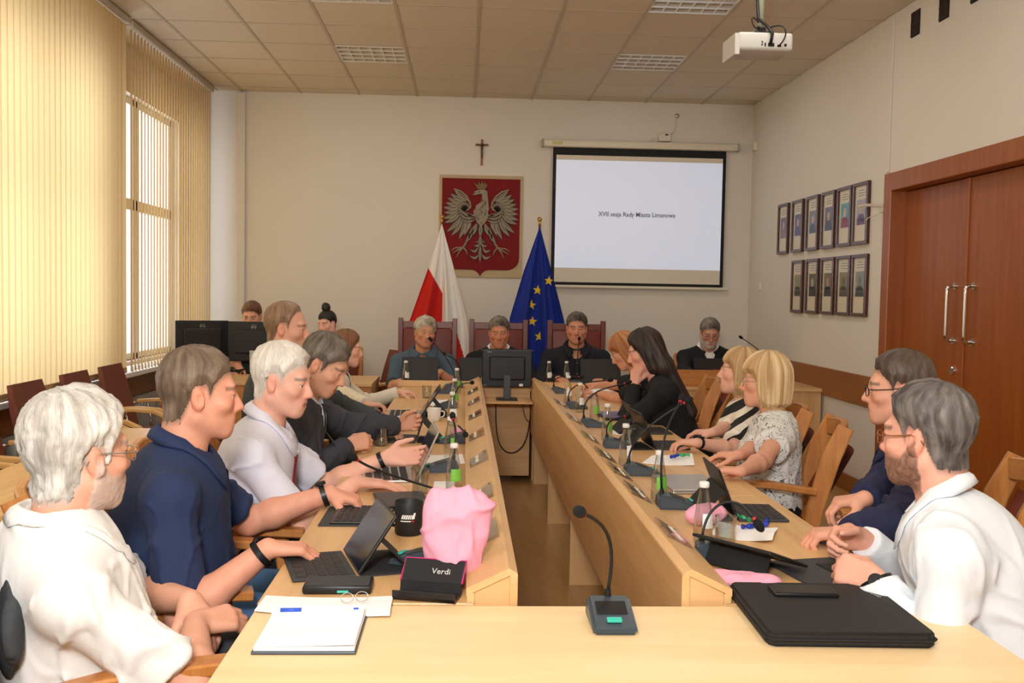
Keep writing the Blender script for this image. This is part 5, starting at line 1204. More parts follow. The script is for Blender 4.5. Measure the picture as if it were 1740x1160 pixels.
p = Person('grey-haired chairman in a black suit with a gilt chain of office', (848, 565), 8.55, (181, -9, 0), 180, 0.08, h=0.0068, sc=1.05, bulk=1.12, belly=1.1, skin=(200, 134, 104))
p.reach(1, A3((0.12, 8.22, 0.79)), fvec(160), hint=A3((-0.6, 0.2, -0.7))); p.reach(-1, A3((0.5, 8.22, 0.79)), fvec(200), hint=A3((0.6, 0.2, -0.7)))
p.build_body().brows((110, 96, 84)); p.finish_body(('short', (120, 110, 98), 0.016)); p.hair('short', (74, 62, 50), 0.014, (140, 128, 112), wave=0.003)
p.garment('shirt', 'c_white', 'none', 0.008, fold=0.003); p.collar('c_white'); p.strip('tie', 'c_plum', [(0, 0.04), (0, 0.07), (0, 0.14), (0, 0.24)], [0.05, 0.032, 0.05, 0.06], 0.007)
p.garment('jacket', 'c_black', 'long', 0.024, sleeve_g=0.022, neck_cut=0.085, vcut=0.30); p.trousers('c_black')
M['gilt'] = plain('gilt_metal', rgb(206, 176, 110), 0.3, 0.9)
for q in (-1, 1):
    for k in range(9):
        c = p.surf(q*(0.078+0.002*k), -0.035+0.034*k, 0.012); part('chain_link', B().sph(tuple(c-p.o), (0.02, 0.008, 0.016), 10).box(tuple(c-p.o-A3((0, 0.004, 0))), (0.018, 0.01, 0.022), 0.003), 'gilt', p.root, True)
p = Person('dark-haired man in a black shirt sitting beside the blue flag', (980, 558), 8.5, (186, -5, 0), 182, 0.08, h=0.0068, sc=1.07, bulk=1.2, belly=1.15, skin=(204, 142, 112))
p.reach(1, A3((0.8, 8.15, 0.79)), fvec(160), hint=A3((-0.6, 0.2, -0.7))); p.reach(-1, A3((1.15, 8.15, 0.79)), fvec(200), hint=A3((0.6, 0.2, -0.7)))
p.build_body().brows((60, 50, 44)); p.finish_body(('short', (80, 70, 62), 0.016)); p.hair('short', (52, 44, 38), 0.013, (104, 96, 88), wave=0.003)
p.garment('shirt', 'c_ink', 'long', 0.016, vcut=0.07); p.collar('c_ink', 0.05, 0.42); p.trousers('c_black')
for u in (0.06, 0.15): c = p.surf(0, u, 0.004); part('button', B().cyl(tuple(c-p.o), tuple(c-p.o+p.TF*0.003), 0.006, n=10), 'white', p.root)
# --- right row ----------------------------------------------------------
p = Person('ginger-haired woman in glasses writing at the far end of the right row', (1062, 596), 6.75, (278, -32, 0), 276, 0.22, h=0.0065, sc=0.98, female=True, bulk=1.08, skin=(214, 154, 124))
p.reach(1, wz(1000, 655, 0.80), fvec(275), pose='hold', hint=A3((0.3, 0.3, -0.8))); p.reach(-1, wz(1015, 668, 0.79), fvec(290), pose='relaxed', hint=A3((0.3, -0.4, -0.8)))
p.build_body().brows((140, 96, 66)); p.finish_body(('bob', (170, 106, 60), 0.016)); p.hair('bob', (150, 90, 48), 0.018, (204, 142, 88), wave=0.006); p.glasses('offwhite', 0.0018, 0.05, 0.036)
p.garment('blouse', 'c_black', 'short', 0.012); p.trousers('c_black'); p.watch(-1, 'brass', 'white', 0.028)
chair_for(p, 'oak armchair under the ginger-haired woman'); W1 = p
p = Person('dark long-haired woman in black with hands clasped at her mouth', (1096, 596), 5.76, (276, -20, 0), 276, 0.20, h=0.0062, sc=0.99, female=True, bulk=1.08, skin=(224, 166, 144))
p.reach(1, wp(1084, 650, 5.84), A3((0.05, 0.05, 1)), (0.6, -0.6, 0.1), 'fist', hint=A3((-0.3, 0.3, -0.9))); p.reach(-1, wp(1078, 652, 5.74), A3((0.1, 0.02, 1)), (0.6, 0.6, 0.1), 'clasp', hint=A3((-0.3, -0.3, -0.9)))
p.build_body().brows((44, 32, 30)); p.finish_body(('long', (44, 30, 28), 0.016)); p.hair('long', (28, 20, 20), 0.018, (58, 40, 36), long_hair(down=0.40, r=0.058), wave=0.006)
p.garment('blouse', 'c_black', 'long', 0.014, sleeve_g=0.016); p.trousers('c_black'); p.watch(-1, 'silver', None, 0.027, name='bracelet')
chair_for(p, 'oak armchair with leather back under the long-haired woman in black'); W2 = p
p = Person('blonde woman in a bold black-and-white print blouse', (1257, 632), 5.16, (281, 3, 0), 280, -0.02, h=0.006, sc=0.98, female=True, bulk=1.1, belly=1.1, skin=(226, 172, 148))
p.reach(1, wz(1185, 750, 0.80), fvec(285), hint=A3((0.4, 0.3, -0.8))); p.reach(-1, wz(1185, 752, 0.80), fvec(290), hint=A3((0.2, -0.5, -0.8)))
p.build_body().brows((140, 104, 74)); p.finish_body(('long', (196, 154, 100), 0.016)); p.hair('bob', (166, 126, 80), 0.018, (224, 192, 142), wave=0.007)
p.garment('blouse', 'c_zebra', 'short', 0.014, sleeve_g=0.024); p.trousers('c_black'); p.watch(-1, 'black', 'screen', 0.027)
chair_for(p, 'oak armchair under the woman in the bold print'); W3 = p
p = Person('woman with a blonde bob, glasses and a white line-print blouse', (1300, 648), 4.56, (286, -2, 0), 284, -0.01, h=0.0058, sc=1.0, female=True, bulk=1.1, belly=1.15, skin=(220, 160, 132))
p.reach(1, wz(1228, 795, 0.78), fvec(290), hint=A3((0.4, 0.3, -0.8))); p.reach(-1, wz(1248, 812, 0.78), fvec(300), hint=A3((0.5, -0.4, -0.9)))
p.build_body().brows((150, 116, 84)); p.finish_body(('bob', (206, 166, 110), 0.016)); p.hair('bob', (178, 138, 88), 0.024, (240, 212, 166), wave=0.006); p.glasses('silver', 0.0012, 0.044, 0.03)
p.garment('blouse', 'c_scribble', 'cap', 0.016, sleeve_g=0.026); p.trousers('c_black')
chair_for(p, 'oak armchair under the woman with the blonde bob'); W4 = p
p = Person('man in a navy long-sleeved shirt and glasses with his hand on the desk edge', (1527, 662), 3.45, (291, -3, 0), 286, 0.10, h=0.005, sc=1.05, bulk=1.1, belly=1.1, skin=(224, 164, 136))
p.reach(1, wz(1432, 890, 0.80), fvec(275, -8), pose='hold', hint=A3((0.4, 0.4, -0.8))); p.reach(-1, wz(1440, 905, 0.80), fvec(285, -6), pose='hold', hint=A3((0.5, -0.4, -0.8)))
p.build_body().brows((96, 78, 64)); p.finish_body(('short', (84, 66, 54), 0.014)); p.hair('short', (66, 52, 42), 0.014, (104, 86, 72), wave=0.003); p.glasses('black', 0.0018, 0.048, 0.03)
p.garment('shirt', 'c_navy2', 'long', 0.016, fold=0.026); p.collar('c_navy2'); p.trousers('c_black')
chair_for(p, 'oak armchair under the man in the navy long-sleeved shirt'); M4 = p
p = Person('bearded man in a white long-sleeved shirt with clasped hands, nearest on the right', (1574, 742), 2.5, (320, -4, 0), 300, 0.24, side=0.0, h=0.0052, sc=1.06, bulk=1.16, belly=1.1, skin=(230, 170, 146))
p.reach(-1, wz(1488, 985, 0.80), fvec(318, 6), (0.5, 0.5, -0.6), 'clasp', hint=A3((0.5, -0.7, -0.6))); p.reach(1, wz(1466, 915, 0.81), fvec(262, 2), (-0.1, -0.9, -0.4), 'clasp', hint=A3((0.6, 0.4, -0.7)))
p.build_body().brows((80, 64, 52)).beard((84, 62, 48), 0.85); p.finish_body(('short', (84, 76, 70), 0.014)); p.hair('short', (62, 56, 52), 0.015, (128, 120, 114), wave=0.004); p.glasses('walnut', 0.0018)
p.garment('shirt', 'c_ice', 'long', 0.018, fold=0.030, sleeve_g=0.018, seed=21); p.collar('c_ice', 0.052); p.trousers('c_black'); p.watch(-1, 'black', 'blackmat', 0.036, 0.97)
chair_for(p, 'oak armchair under the bearded man in the white long-sleeved shirt', -0.03); M5 = p
p = Person('white-bearded man in a dark suit behind a laptop in the right back corner', (1206, 566), 9.05, (184, -20, 0), 182, 0.10, h=0.0072, sc=1.05, bulk=1.1, skin=(206, 146, 118))
p.reach(1, A3((2.05, 8.6, 0.79)), fvec(170), hint=A3((-0.6, 0.2, -0.7))); p.reach(-1, A3((2.4, 8.6, 0.79)), fvec(190), hint=A3((0.6, 0.2, -0.7)))
p.build_body().brows((110, 100, 92)).beard((206, 200, 194), 0.9); p.finish_body(('short', (110, 100, 92), 0.014)); p.hair('short', (90, 80, 72), 0.014, (140, 130, 120), wave=0.003); p.glasses('black', 0.0012)
p.garment('shirt', 'c_white', 'none', 0.008); p.collar('c_white'); p.garment('jacket', 'c_black', 'long', 0.024, sleeve_g=0.022, neck_cut=0.085, vcut=0.32); p.trousers('c_black')
oak('oak armchair of the white-bearded man in the corner', p.P[0], p.P[1]-0.05, PI)
# spare chairs
oak('empty oak armchair between the head table and the left row', -0.86, 7.45, -PI*0.5)
oak('empty oak armchair standing behind the ginger-haired woman', 1.78, 7.5, PI*0.55)
# ================================================================== things on the desks
V3 = lambda *a: Vector(a)
M['foam'] = plain('black_foam', rgb(22, 22, 24), 0.9, bump=0.5, bscale=700)
M['neck'] = plain('gooseneck_metal', rgb(34, 34, 36), 0.4, 0.3)
_mic = {}
def mic_base_mesh():
    if _mic: return _mic
    b = B()
    b.prism([(-0.075, 0.0), (0.075, 0.0), (0.07, 0.046), (0.045, 0.052), (-0.075, 0.016)], -0.05, 0.05, 'X')
    bmesh.ops.bevel(b.bm, geom=[e for e in b.bm.edges], offset=0.007, segments=2, affect='EDGES'); _mic['base'] = b.mesh('base', 40); _mic['base'].materials.append(M['slate'])
    b = B().box((0, -0.052, 0.0285), (0.034, 0.016, 0.006), 0.002, rot=(0.29, 0, 0)); _mic['button'] = b.mesh('button'); _mic['button'].materials.append(M['teal'])
    b = B().box((0, 0.0, 0.0395), (0.07, 0.05, 0.002), 0.0008, rot=(0.29, 0, 0)); _mic['speaker_grille'] = b.mesh('speaker_grille'); _mic['speaker_grille'].materials.append(M['neck'])
    b = B().cyl((0.0, 0.055, 0.04), (0.0, 0.055, 0.066), 0.009, 0.007, 12); _mic['socket'] = b.mesh('socket', 40); _mic['socket'].materials.append(M['neck'])
    return _mic
def mic(label, x, y, az, tip, z=DT, mid=None, ring=True, base_sc=1.0, sock=0.055):
    """az: direction (deg clockwise from +Y) in which the button end faces"""
    rz = -math.radians(az)+PI
    t = thing('desk_microphone', label, 'microphone', (x, y, z), rz, 'gooseneck microphones')
    for k, me in mic_base_mesh().items():
        o = mesh_obj(k, me, None, t); o.scale = (base_sc,)*3
    inv = (Matrix.Translation((x, y, z)) @ Matrix.Rotation(rz, 4, 'Z')).inverted()
    T = inv @ Vector(tip); r = Vector((0, 0.055, 0.06))*base_sc
    if mid is None: m1 = r+Vector((0, 0.02, 0.6*(T.z-r.z)+0.04)); m2 = T+(r-T)*0.30+Vector((0, 0, 0.12*abs(T.z-r.z)+0.01))
    else: m1, m2 = inv @ Vector(mid[0]), inv @ Vector(mid[1])
    pts = bez(r, m1, m2, T, 20)
    part('gooseneck', B().tube(pts, 0.0042, n=8), 'neck', t, True)
    d = (pts[-1]-pts[-3]).normalized(); q = d.to_track_quat('Z', 'Y').to_matrix()
    if ring: part('light_ring', B().cyl(T-d*0.006, T+d*0.002, 0.0068, n=12), 'red', t, 40)
    part('foam_head', B().sph(T+d*0.02, (0.0135, 0.0135, 0.022), 16, q), 'foam', t, True)
    return t
TP = lambda u, v, Y: tuple(at_y(u, v, Y))
tz = lambda u, v, z=DT: at_z(u, v, z)
mic('gooseneck microphone standing alone on the end table in the foreground', 0.345, 2.18, 180, TP(991, 872, 2.1), mid=((0.372, 2.27, 0.93), (0.33, 2.2, 0.98)))
def rmic(n, base, tip, tipY, az=95, **k):
    p = tz(*base); mic('gooseneck microphone on the right desk row, %s from the camera' % n, p.x, p.y, az, TP(tip[0], tip[1], tipY), **k)
rmic('nearest', (1225, 948), (1282, 882), 2.72, 100, mid=((0.72, 2.8, 0.92), (0.8, 2.75, 0.94))); rmic('second, with an upright neck', (1150, 862), (1156, 682), 3.55, 95)
rmic('third, with a long slanting neck', (1090, 806), (1163, 684), 4.1, 95, mid=((0.72, 4.15, 0.90), (0.86, 4.1, 1.0))); rmic('fourth, with a short bowed neck', (1050, 760), (1062, 708), 4.85, 95)
rmic('fifth', (1008, 725), (1062, 651), 5.5, 95); rmic('sixth', (980, 694), (1032, 646), 6.3, 95); rmic('farthest', (953, 668), (985, 640), 7.2, 95)
def lmic(n, base, tip, tipY, az=-95, **k):
    p = tz(*base); mic('gooseneck microphone on the left desk row, %s' % n, p.x, p.y, az, TP(tip[0], tip[1], tipY), **k)
lmic('half under the big pink bag, with teal button', (712, 958), (760, 880), 2.75, -70, mid=((-0.07, 2.72, 0.85), (-0.06, 2.74, 0.87)), ring=False)
lmic('its neck slanting over the black mug', (736, 866), (606, 780), 3.2, -80, mid=((-0.14, 3.35, 0.84), (-0.3, 3.25, 0.9)))
lmic('upright behind the water bottle nearest the camera', (748, 800), (770, 712), 4.15, -95); lmic('bent towards the aisle rail', (770, 752), (789, 735), 4.6, -95, mid=((-0.04, 4.75, 0.86), (-0.02, 4.7, 0.87)))
lmic('slanting towards the monitor shelf', (757, 693), (800, 650), 6.1, -95); lmic('tall one reaching to the smiling man', (757, 668), (735, 580), 7.0, -95, mid=((-0.03, 7.0, 0.9), (-0.1, 7.0, 1.02)))
lmic('tall one beside the polo shirt', (770, 658), (757, 602), 7.5, -95)
mic('gooseneck microphone at the chin of the man in the black shirt', 0.93, 8.02, 0, TP(984, 579, 8.05)); mic('gooseneck microphone on the right side desk by the wall', 2.62, 8.5, 0, TP(1262, 575, 8.5), mid=((2.7, 8.45, 0.95), (2.66, 8.5, 1.02)))
# ------------------------------------------------------------------ bottles, tumblers, mug
M['bottle_glass'] = thin_glass('bottle_glass', (0.90, 0.93, 0.92, 1), 0.5); M['label_green'] = plain('green_label', rgb(120, 190, 70), 0.5); M['label_white'] = plain('white_label', rgb(238, 240, 236), 0.5)
BT = {}
def bottle(label, p, kind='white'):
    t = thing('water_bottle', label, 'bottle', (p[0], p[1], DT), random.uniform(-0.4, 0.4), 'small glass water bottles')
    if not BT:
        prof = [(0, 0.002), (0.026, 0.0), (0.029, 0.006), (0.0295, 0.03), (0.028, 0.075), (0.023, 0.115), (0.016, 0.15), (0.0135, 0.168), (0.0135, 0.176)]
        BT['glass'] = B().lathe(prof, 20).mesh('glass', 50); BT['glass'].materials.append(M['bottle_glass'])
        BT['cap'] = B().lathe([(0.0145, 0.172), (0.0155, 0.174), (0.0155, 0.186), (0.013, 0.189), (0, 0.189)], 20).mesh('cap', 40); BT['cap'].materials.append(M['white'])
        for nm, m_, a0, a1 in (('green', 'label_green', 0.6, 2.6), ('white', 'label_white', 0.3, 3.0)):
            def f(u, v): z = 0.05+0.045*v; r = np.interp(z, [0.03, 0.075, 0.115], [0.0295, 0.028, 0.023])+0.0006; a = -PI/2-0.2+1.7*u; return (r*math.cos(a), r*math.sin(a), z)
            BT[nm] = B().grid(f, 12, 4).mesh('label', True); BT[nm].materials.append(M[m_])
    for nm, me in (('glass', BT['glass']), ('cap', BT['cap']), ('paper_label', BT[kind])): mesh_obj(nm, me, None, t)
for (u, v), k, n in (((1194, 922), 'white', 'nearest'), ((1119, 852), 'green', 'second'), ((1062, 792), 'white', 'third'), ((1031, 747), 'green', 'fourth'), ((1010, 716), 'green', 'fifth'), ((985, 700), 'white', 'sixth'), ((965, 684), 'white', 'seventh')):
    p = tz(u, v); bottle('small glass water bottle on the right desk row, %s from the camera' % n, (max(p.x, 0.705), p.y), k)
bottle('glass water bottle on the head table, left of the pair by the black shirt', (0.72, 8.18)); bottle('glass water bottle on the head table, right of the pair by the black shirt', (0.87, 8.2))
for (u, v), k, n in (((775, 838), 'green', 'nearest the camera'), ((765, 778), 'green', 'second from the camera'), ((768, 722), 'white', 'third from the camera'), ((772, 692), 'green', 'fourth from the camera'), ((776, 668), 'green', 'farthest on the row')):
    p = tz(u, v); bottle('small glass water bottle on the left desk row, '+n, (min(p.x, -0.03), p.y), k)
bottle('glass water bottle at the left end of the head table', (-0.47, 7.98), 'white')
TU = None
for lab, p in (('clear tumbler beside the red-tied man\'s laptop', tz(714, 838)), ('clear tumbler before the man in the charcoal suit', tz(648, 757)), ('clear tumbler on white paper on the near right desk', tz(1232, 925)), ('clear tumbler beside a far left microphone', tz(725, 676)), ('clear tumbler beside the fourth bottle on the right', tz(1070, 758))):
    if TU is None:
        TU = tag(mesh_obj('glass_tumbler', B().lathe([(0, 0.006), (0.026, 0.006), (0.028, 0.01), (0.031, 0.088), (0.033, 0.088), (0.030, 0.0), (0, 0.0)], 24).mesh('tumbler', 50), M['bottle_glass']), lab, 'glass', 'clear tumblers'); TU.location = (p.x, p.y, DT)
    else: c = TU.copy(); COL.objects.link(c); c.location = (p.x, p.y, DT); c['label'] = lab
p = tz(693, 912); t = thing('mug', 'black mug with a white and red print in front of the navy-shirted man', 'mug', (p.x, p.y+0.04, DT))
part('cup', B().lathe([(0, 0.0), (0.038, 0.0), (0.043, 0.006), (0.044, 0.1), (0.042, 0.104), (0.039, 0.1), (0.039, 0.01), (0, 0.008)], 28), plain('matte_black_ceramic', rgb(26, 27, 29), 0.55), t, 40)
part('handle', B().tube([(-0.042, 0.0, 0.08), (-0.06, 0.0, 0.082), (-0.07, 0.0, 0.06), (-0.066, 0.0, 0.035), (-0.043, 0.0, 0.025)], 0.0055, n=8), 'blackmat', t, True)
def cyl_patch(b, a0, a1, z0, z1, r=0.0445, sl=0.0, n=6):
    b.grid(lambda u, v: (r*math.sin(a0+(a1-a0)*u+sl*v), -r*math.cos(a0+(a1-a0)*u+sl*v), z0+(z1-z0)*v), n, 2)
b = B()
for k, (a, w_) in enumerate(((-0.5, 0.12), (-0.34, 0.10), (-0.2, 0.12), (-0.04, 0.1), (0.1, 0.08), (0.22, 0.14))): cyl_patch(b, a, a+w_, 0.055, 0.068, sl=0.1)
cyl_patch(b, 0.3, 0.45, 0.055, 0.074, sl=0.1); cyl_patch(b, -0.55, 0.2, 0.047, 0.050, sl=0.02)
part('print', b, 'white', t); b = B(); cyl_patch(b, 0.28, 0.42, 0.046, 0.051); part('red_mark', b, 'red', t)
# white cup further back
p = tz(752, 715); t = thing('white_cup', 'white cup among the far left desk things', 'cup', (p.x-0.05, p.y, DT))
part('cup', B().lathe([(0, 0), (0.028, 0), (0.036, 0.02), (0.041, 0.075), (0.039, 0.075), (0.034, 0.02), (0, 0.006)], 22), 'white', t, 40); part('handle', B().tube([(0.038, 0, 0.06), (0.06, 0, 0.055), (0.058, 0, 0.03), (0.036, 0, 0.02)], 0.004, n=8), 'white', t, True)
# ------------------------------------------------------------------ tablets with keyboards, laptops
M['keys'] = plain('dark_keys', rgb(44, 40, 40), 0.6); M['folio'] = plain('grey_folio', rgb(58, 58, 60), 0.7)
KEYS = {}
def keys_mesh(dx, dy, m):
    k = (round(dx, 3), round(dy, 3), m)
    if k not in KEYS:
        b = B()
        for r in range(5):
            for c in range(11 if r < 4 else 5):
                w_ = dy*0.92/11*0.82; y = -dy*0.46+dy*0.92/11*(c+0.5)
                if r == 4: w_ = dy*0.92/5*0.86; y = -dy*0.46+dy*0.92/5*(c+0.5)
                b.box((-dx*0.42+dx*0.84/5*(4-r+0.5), y, 0.0012), (dx*0.84/5*0.78, w_, 0.0024))
        KEYS[k] = b.mesh('keys'); KEYS[k].materials.append(M[m])
    return KEYS[k]
def tablet(label, x, y, az, w_=0.25, kb=0.15, ht=0.175, lean=62, stand=True, kbmat='folio', z=DT, name='tablet_with_keyboard', keys='keys', edge=None):
    """az = direction from the user to the tablet; origin at the hinge; local +X points away from the user"""
    t = thing(name, label, 'tablet' if name.startswith('tablet') else 'laptop', (x, y, z), PI/2-math.radians(az), 'tablets and laptops')
    part('keyboard', B().box((-kb/2, 0, 0.005), (kb, w_, 0.009), 0.003), kbmat, t)
    o = mesh_obj('keys', keys_mesh(kb, w_, keys), None, t); o.location = (-kb*0.52, 0, 0.0093)
    a = math.radians(lean); R_ = (0, -(a), 0)
    c = V3(0.006+math.cos(a)*ht/2, 0, 0.010+math.sin(a)*ht/2)
    s = part('display_case', B().box(c, (ht, w_, 0.008), 0.003, rot=R_), edge or 'black', t)
    n = V3(-math.sin(a), 0, math.cos(a))
    part('display', B().box(c+n*0.0043, (ht*0.93, w_*0.95, 0.0012), 0.0, rot=R_), 'screen', s)
    if stand:
        p0 = V3(0.006+math.cos(a)*ht*0.55+0.006, 0, 0.010+math.sin(a)*ht*0.55); p1 = V3(0.006+math.cos(a)*ht*0.5+0.10, 0, 0.002)
        part('stand', B().sweep([p0, p1], w_*0.98, 0.004, (0, 0, 1)), 'blackmat', t); part('stand_foot', B().sweep([V3(0.012, 0, 0.002), p1], w_*0.98, 0.003, (0, 0, 1)), 'folio', t)
    else:
        part('hinge', B().cyl((0.003, -w_*0.4, 0.007), (0.003, w_*0.4, 0.007), 0.005, n=10), 'black', t)
    return t
tablet('tablet on a folding keyboard nearest the camera on the left desk', -0.305, 2.655, 74, 0.25, 0.165, 0.178, 56)
t = thing('tablet_with_keyboard', 'flat tablet keyboard folded out before the navy-shirted man', 'tablet', (-0.37, 3.23, DT), 0, 'tablets and laptops')
part('folio', B().box((0, 0, 0.003), (0.17, 0.27, 0.006), 0.002), 'folio', t); part('keyboard', B().box((0.015, 0, 0.0095), (0.13, 0.25, 0.006), 0.002), 'black', t); o = mesh_obj('keys', keys_mesh(0.13, 0.25, 'keys'), None, t); o.location = (0.015, 0, 0.0125)
t = thing('tablet_folio', 'closed black tablet folio behind the black mug', 'tablet', (-0.21, 3.44, DT), 0.2); part('cover', B().box((0, 0, 0.01), (0.18, 0.25, 0.018), 0.005), 'black', t); part('edge', B().box((0.0, 0, 0.010), (0.182, 0.252, 0.004), 0.001), 'silver', t)
tablet('silver laptop with a tilted screen in front of the red-tied man', -0.20, 3.98, 84, 0.31, 0.21, 0.21, 66, False, 'silver', name='laptop', keys='keys', edge='silver')
tablet('tablet held upright by the man in the charcoal suit', -0.235, 4.95, 90, 0.24, 0.16, 0.18, 74)
tablet('grey laptop with a leaning screen at the far left of the row', -0.26, 5.98, 88, 0.3, 0.2, 0.2, 55, True, 'silver', name='laptop')
tablet('tablet with its black back to the aisle before the navy long-sleeved man', 0.935, 3.32, 272, 0.25, 0.17, 0.18, 68)
tablet('tablet with its grey back to the aisle before the blonde bob woman', 0.94, 4.82, 266, 0.26, 0.17, 0.185, 66)
tablet('tablet beside the hands of the woman in the bold print', 0.99, 5.34, 268, 0.24, 0.15, 0.17, 60)
t = thing('tablet_with_keyboard', 'tablet lying tilted on crumpled pink paper before the bearded man', 'tablet', (0.80, 2.64, DT), math.radians(38), 'tablets and laptops')
a = math.radians(20); part('display_case', B().box((0, 0, 0.052), (0.19, 0.26, 0.009), 0.003, rot=(0, math.radians(20), 0)), 'black', t); part('display', B().box((0.0016, 0, 0.0568), (0.175, 0.245, 0.001), 0, rot=(0, math.radians(20), 0)), 'screen', t)
part('stand', B().box((-0.055, 0, 0.034), (0.06, 0.2, 0.004), 0, rot=(0, math.radians(-65), 0)), 'blackmat', t)
part('pale_sheet', B().box((0.0, 0.02, 0.0576), (0.10, 0.16, 0.0006), 0, rot=(0, math.radians(20), 0)), plain('pale_screen_grey', rgb(200, 204, 210), 0.3), t)  # paler rectangle laid on the dark display
t = thing('folio_pad', 'dark grey folio pad under the bearded man\'s clasped hands', 'folio', (1.0, 2.58, DT), math.radians(12)); part('pad', B().box((0, 0, 0.004), (0.22, 0.28, 0.008), 0.003), 'folio', t); part('flap', B().box((0.06, -0.03, 0.0095), (0.1, 0.21, 0.003), 0.001), 'blackmat', t)
t = thing('laptop', 'closed silver laptop lying between two microphones on the right desk', 'laptop', (0.90, 3.80, DT), math.radians(4)); part('base', B().box((0, 0, 0.006), (0.22, 0.32, 0.012), 0.004), 'silver', t); part('lid', B().box((0, 0, 0.0155), (0.22, 0.32, 0.006), 0.003), plain('satin_silver', rgb(190, 182, 170), 0.3, 0.7), t)
t = thing('laptop', 'closed dark laptop before the long-haired woman in black', 'laptop', (0.96, 5.95, DT), 0.05); part('base', B().box((0, 0, 0.007), (0.22, 0.3, 0.014), 0.004), 'black', t); part('lid', B().box((0, 0, 0.0175), (0.22, 0.3, 0.006), 0.003), plain('violet_grey_lid', rgb(98, 88, 130), 0.4), t)
def open_laptop(label, x, y, logo=None, w_=0.33, az=180):
    t = thing('laptop', label, 'laptop', (x, y, DT), math.radians(180-az), 'open dark laptops seen from behind')
    part('base', B().box((0, 0.11, 0.008), (w_, 0.22, 0.015), 0.004), 'black', t)
    l = part('lid', B().box((0, -0.035, 0.112), (w_, 0.008, 0.21), 0.003, rot=(math.radians(-18), 0, 0)), 'black', t, label='dark laptop lid')
    part('screen', B().box((0, -0.0302, 0.1135), (w_*0.95, 0.001, 0.19), 0, rot=(math.radians(-18), 0, 0)), 'screen', l)
    if logo: part('badge', logo, 'red' if 'corner' in label else 'silver', l)
    return t
open_laptop('dark laptop on the head table before the man in the polo shirt', -0.36, 8.12, None, 0.30); open_laptop('dark laptop beside the desk monitor, before the chairman', 0.10, 8.14, None, 0.28)
open_laptop('dark laptop on the head table before the man in the black shirt', 1.15, 8.16, None, 0.34)
t = open_laptop('dark laptop with a small red badge on the corner side desk', 2.22, 8.52, None, 0.38); lid = [c for c in t.children if c.name.startswith('lid')][0]
me = text_mesh('ASUS', 0.026, 0.0006); o = part('badge', me, 'red', lid); o.rotation_euler = (math.radians(72), 0, 0); o.location = (0.0, -0.0405, 0.11)
# ------------------------------------------------------------------ monitors
def monitor(label, loc, rz, w_, h_, zb, stand_m, logo, body='black', lift=0.1):
    t = thing('monitor', label, 'monitor', loc, rz)
    part('stand_base', B().box((0, 0.0, 0.006), (w_*0.42, 0.17, 0.012), 0.004), 'black' if stand_m != 'silver' else 'blackmat', t)
    part('stand_neck', B().box((0, -0.012, zb*0.5+0.05), (0.055, 0.022, zb+0.1), 0.005), stand_m, t)
    p = part('panel', B().box((0, 0.03, zb+h_/2), (w_, 0.035, h_), 0.008), body, t, label='black back of the monitor')
    part('back_cover', B().box((0, 0.008, zb+h_*0.5), (w_*0.72, 0.03, h_*0.62), 0.012), body, t)
    part('screen', B().box((0, 0.0482, zb+h_/2), (w_*0.95, 0.001, h_*0.92)), 'screen', p)
    if logo:
        b = B().tube([(0.021*math.cos(a), 0.0118, zb+h_*0.86+0.021*math.sin(a)) for a in [2*PI*k/24 for k in range(24)]], 0.0014, 6, closed=True); part('logo_ring', b, 'silver', p)
        o = part('logo_text', text_mesh('DELL', 0.017, 0.0006), 'silver', p); o.rotation_euler = (PI/2, 0, 0); o.location = (0, 0.0118, zb+h_*0.86)
    return t
c = tz(430, 634); monitor('black monitor on a silver stand in the left corner, right one of the pair', (c.x-0.0, c.y+0.0, DT), math.radians(-6), 0.47, 0.355, 0.105, 'silver', True)['group'] = 'twin corner monitors'
monitor('black monitor on a silver stand in the left corner, left one beside the blind', (c.x-0.47, c.y+0.10, DT), math.radians(26), 0.47, 0.355, 0.105, 'silver', True)['group'] = 'twin corner monitors'
t = monitor('black desk monitor seen from behind on the shelf before the chairman', (0.342, 7.60, 0.672), 0, 0.392, 0.30, 0.095, 'slate', False)
pn = [k for k in t.children if k.name.startswith('panel')][0]
part('top_edge', B().box((0, 0.012, 0.385), (0.41, 0.008, 0.006), 0.001), 'slate', pn); part('sticker', B().box((-0.185, 0.012, 0.11), (0.05, 0.003, 0.02)), 'slate', pn); part('port_plug', B().box((0.11, 0.005, 0.115), (0.03, 0.016, 0.02), 0.003), 'white', pn)
o = part('badge', text_mesh('Lenovo', 0.012, 0.0004), 'silver', pn); o.rotation_euler = (PI/2, 0, 0); o.location = (-0.14, 0.0118, 0.372)
t = thing('hanging_cable', 'black cable looping below the monitor shelf of the head table', 'cable', (0.28, 7.62, 0.02))
part('cable', B().tube(bez((-0.02, 0.07, 0.625), (-0.02, 0.08, 0.35), (0.0, 0.05, 0.24), (0.10, 0.06, 0.22), 12)+bez((0.12, 0.06, 0.22), (0.24, 0.05, 0.25), (0.24, 0.05, 0.42), (0.255, 0.03, 0.52), 12), 0.0045, n=8), 'blackmat', t, True)
part('lead', B().tube(bez((0.19, 0.04, 0.62), (0.2, 0.05, 0.52), (0.22, 0.06, 0.48), (0.258, 0.06, 0.46)), 0.003, n=6), 'folio', t, True)
t = thing('cable_tangle', 'tangle of dark cables at the foot of the corner monitors', 'cable', (c.x-0.16, c.y-0.12, DT))
b = B()
for k in range(5): b.tube([(0.13*math.cos(a*1.3+k)*(0.6+0.1*k), 0.07*math.sin(a+k*0.7), 0.01+0.02*abs(math.sin(a*2+k))+0.006*k) for a in [2*PI*q/18 for q in range(18)]], 0.004, 6)
part('cable', b, 'blackmat', t, True)
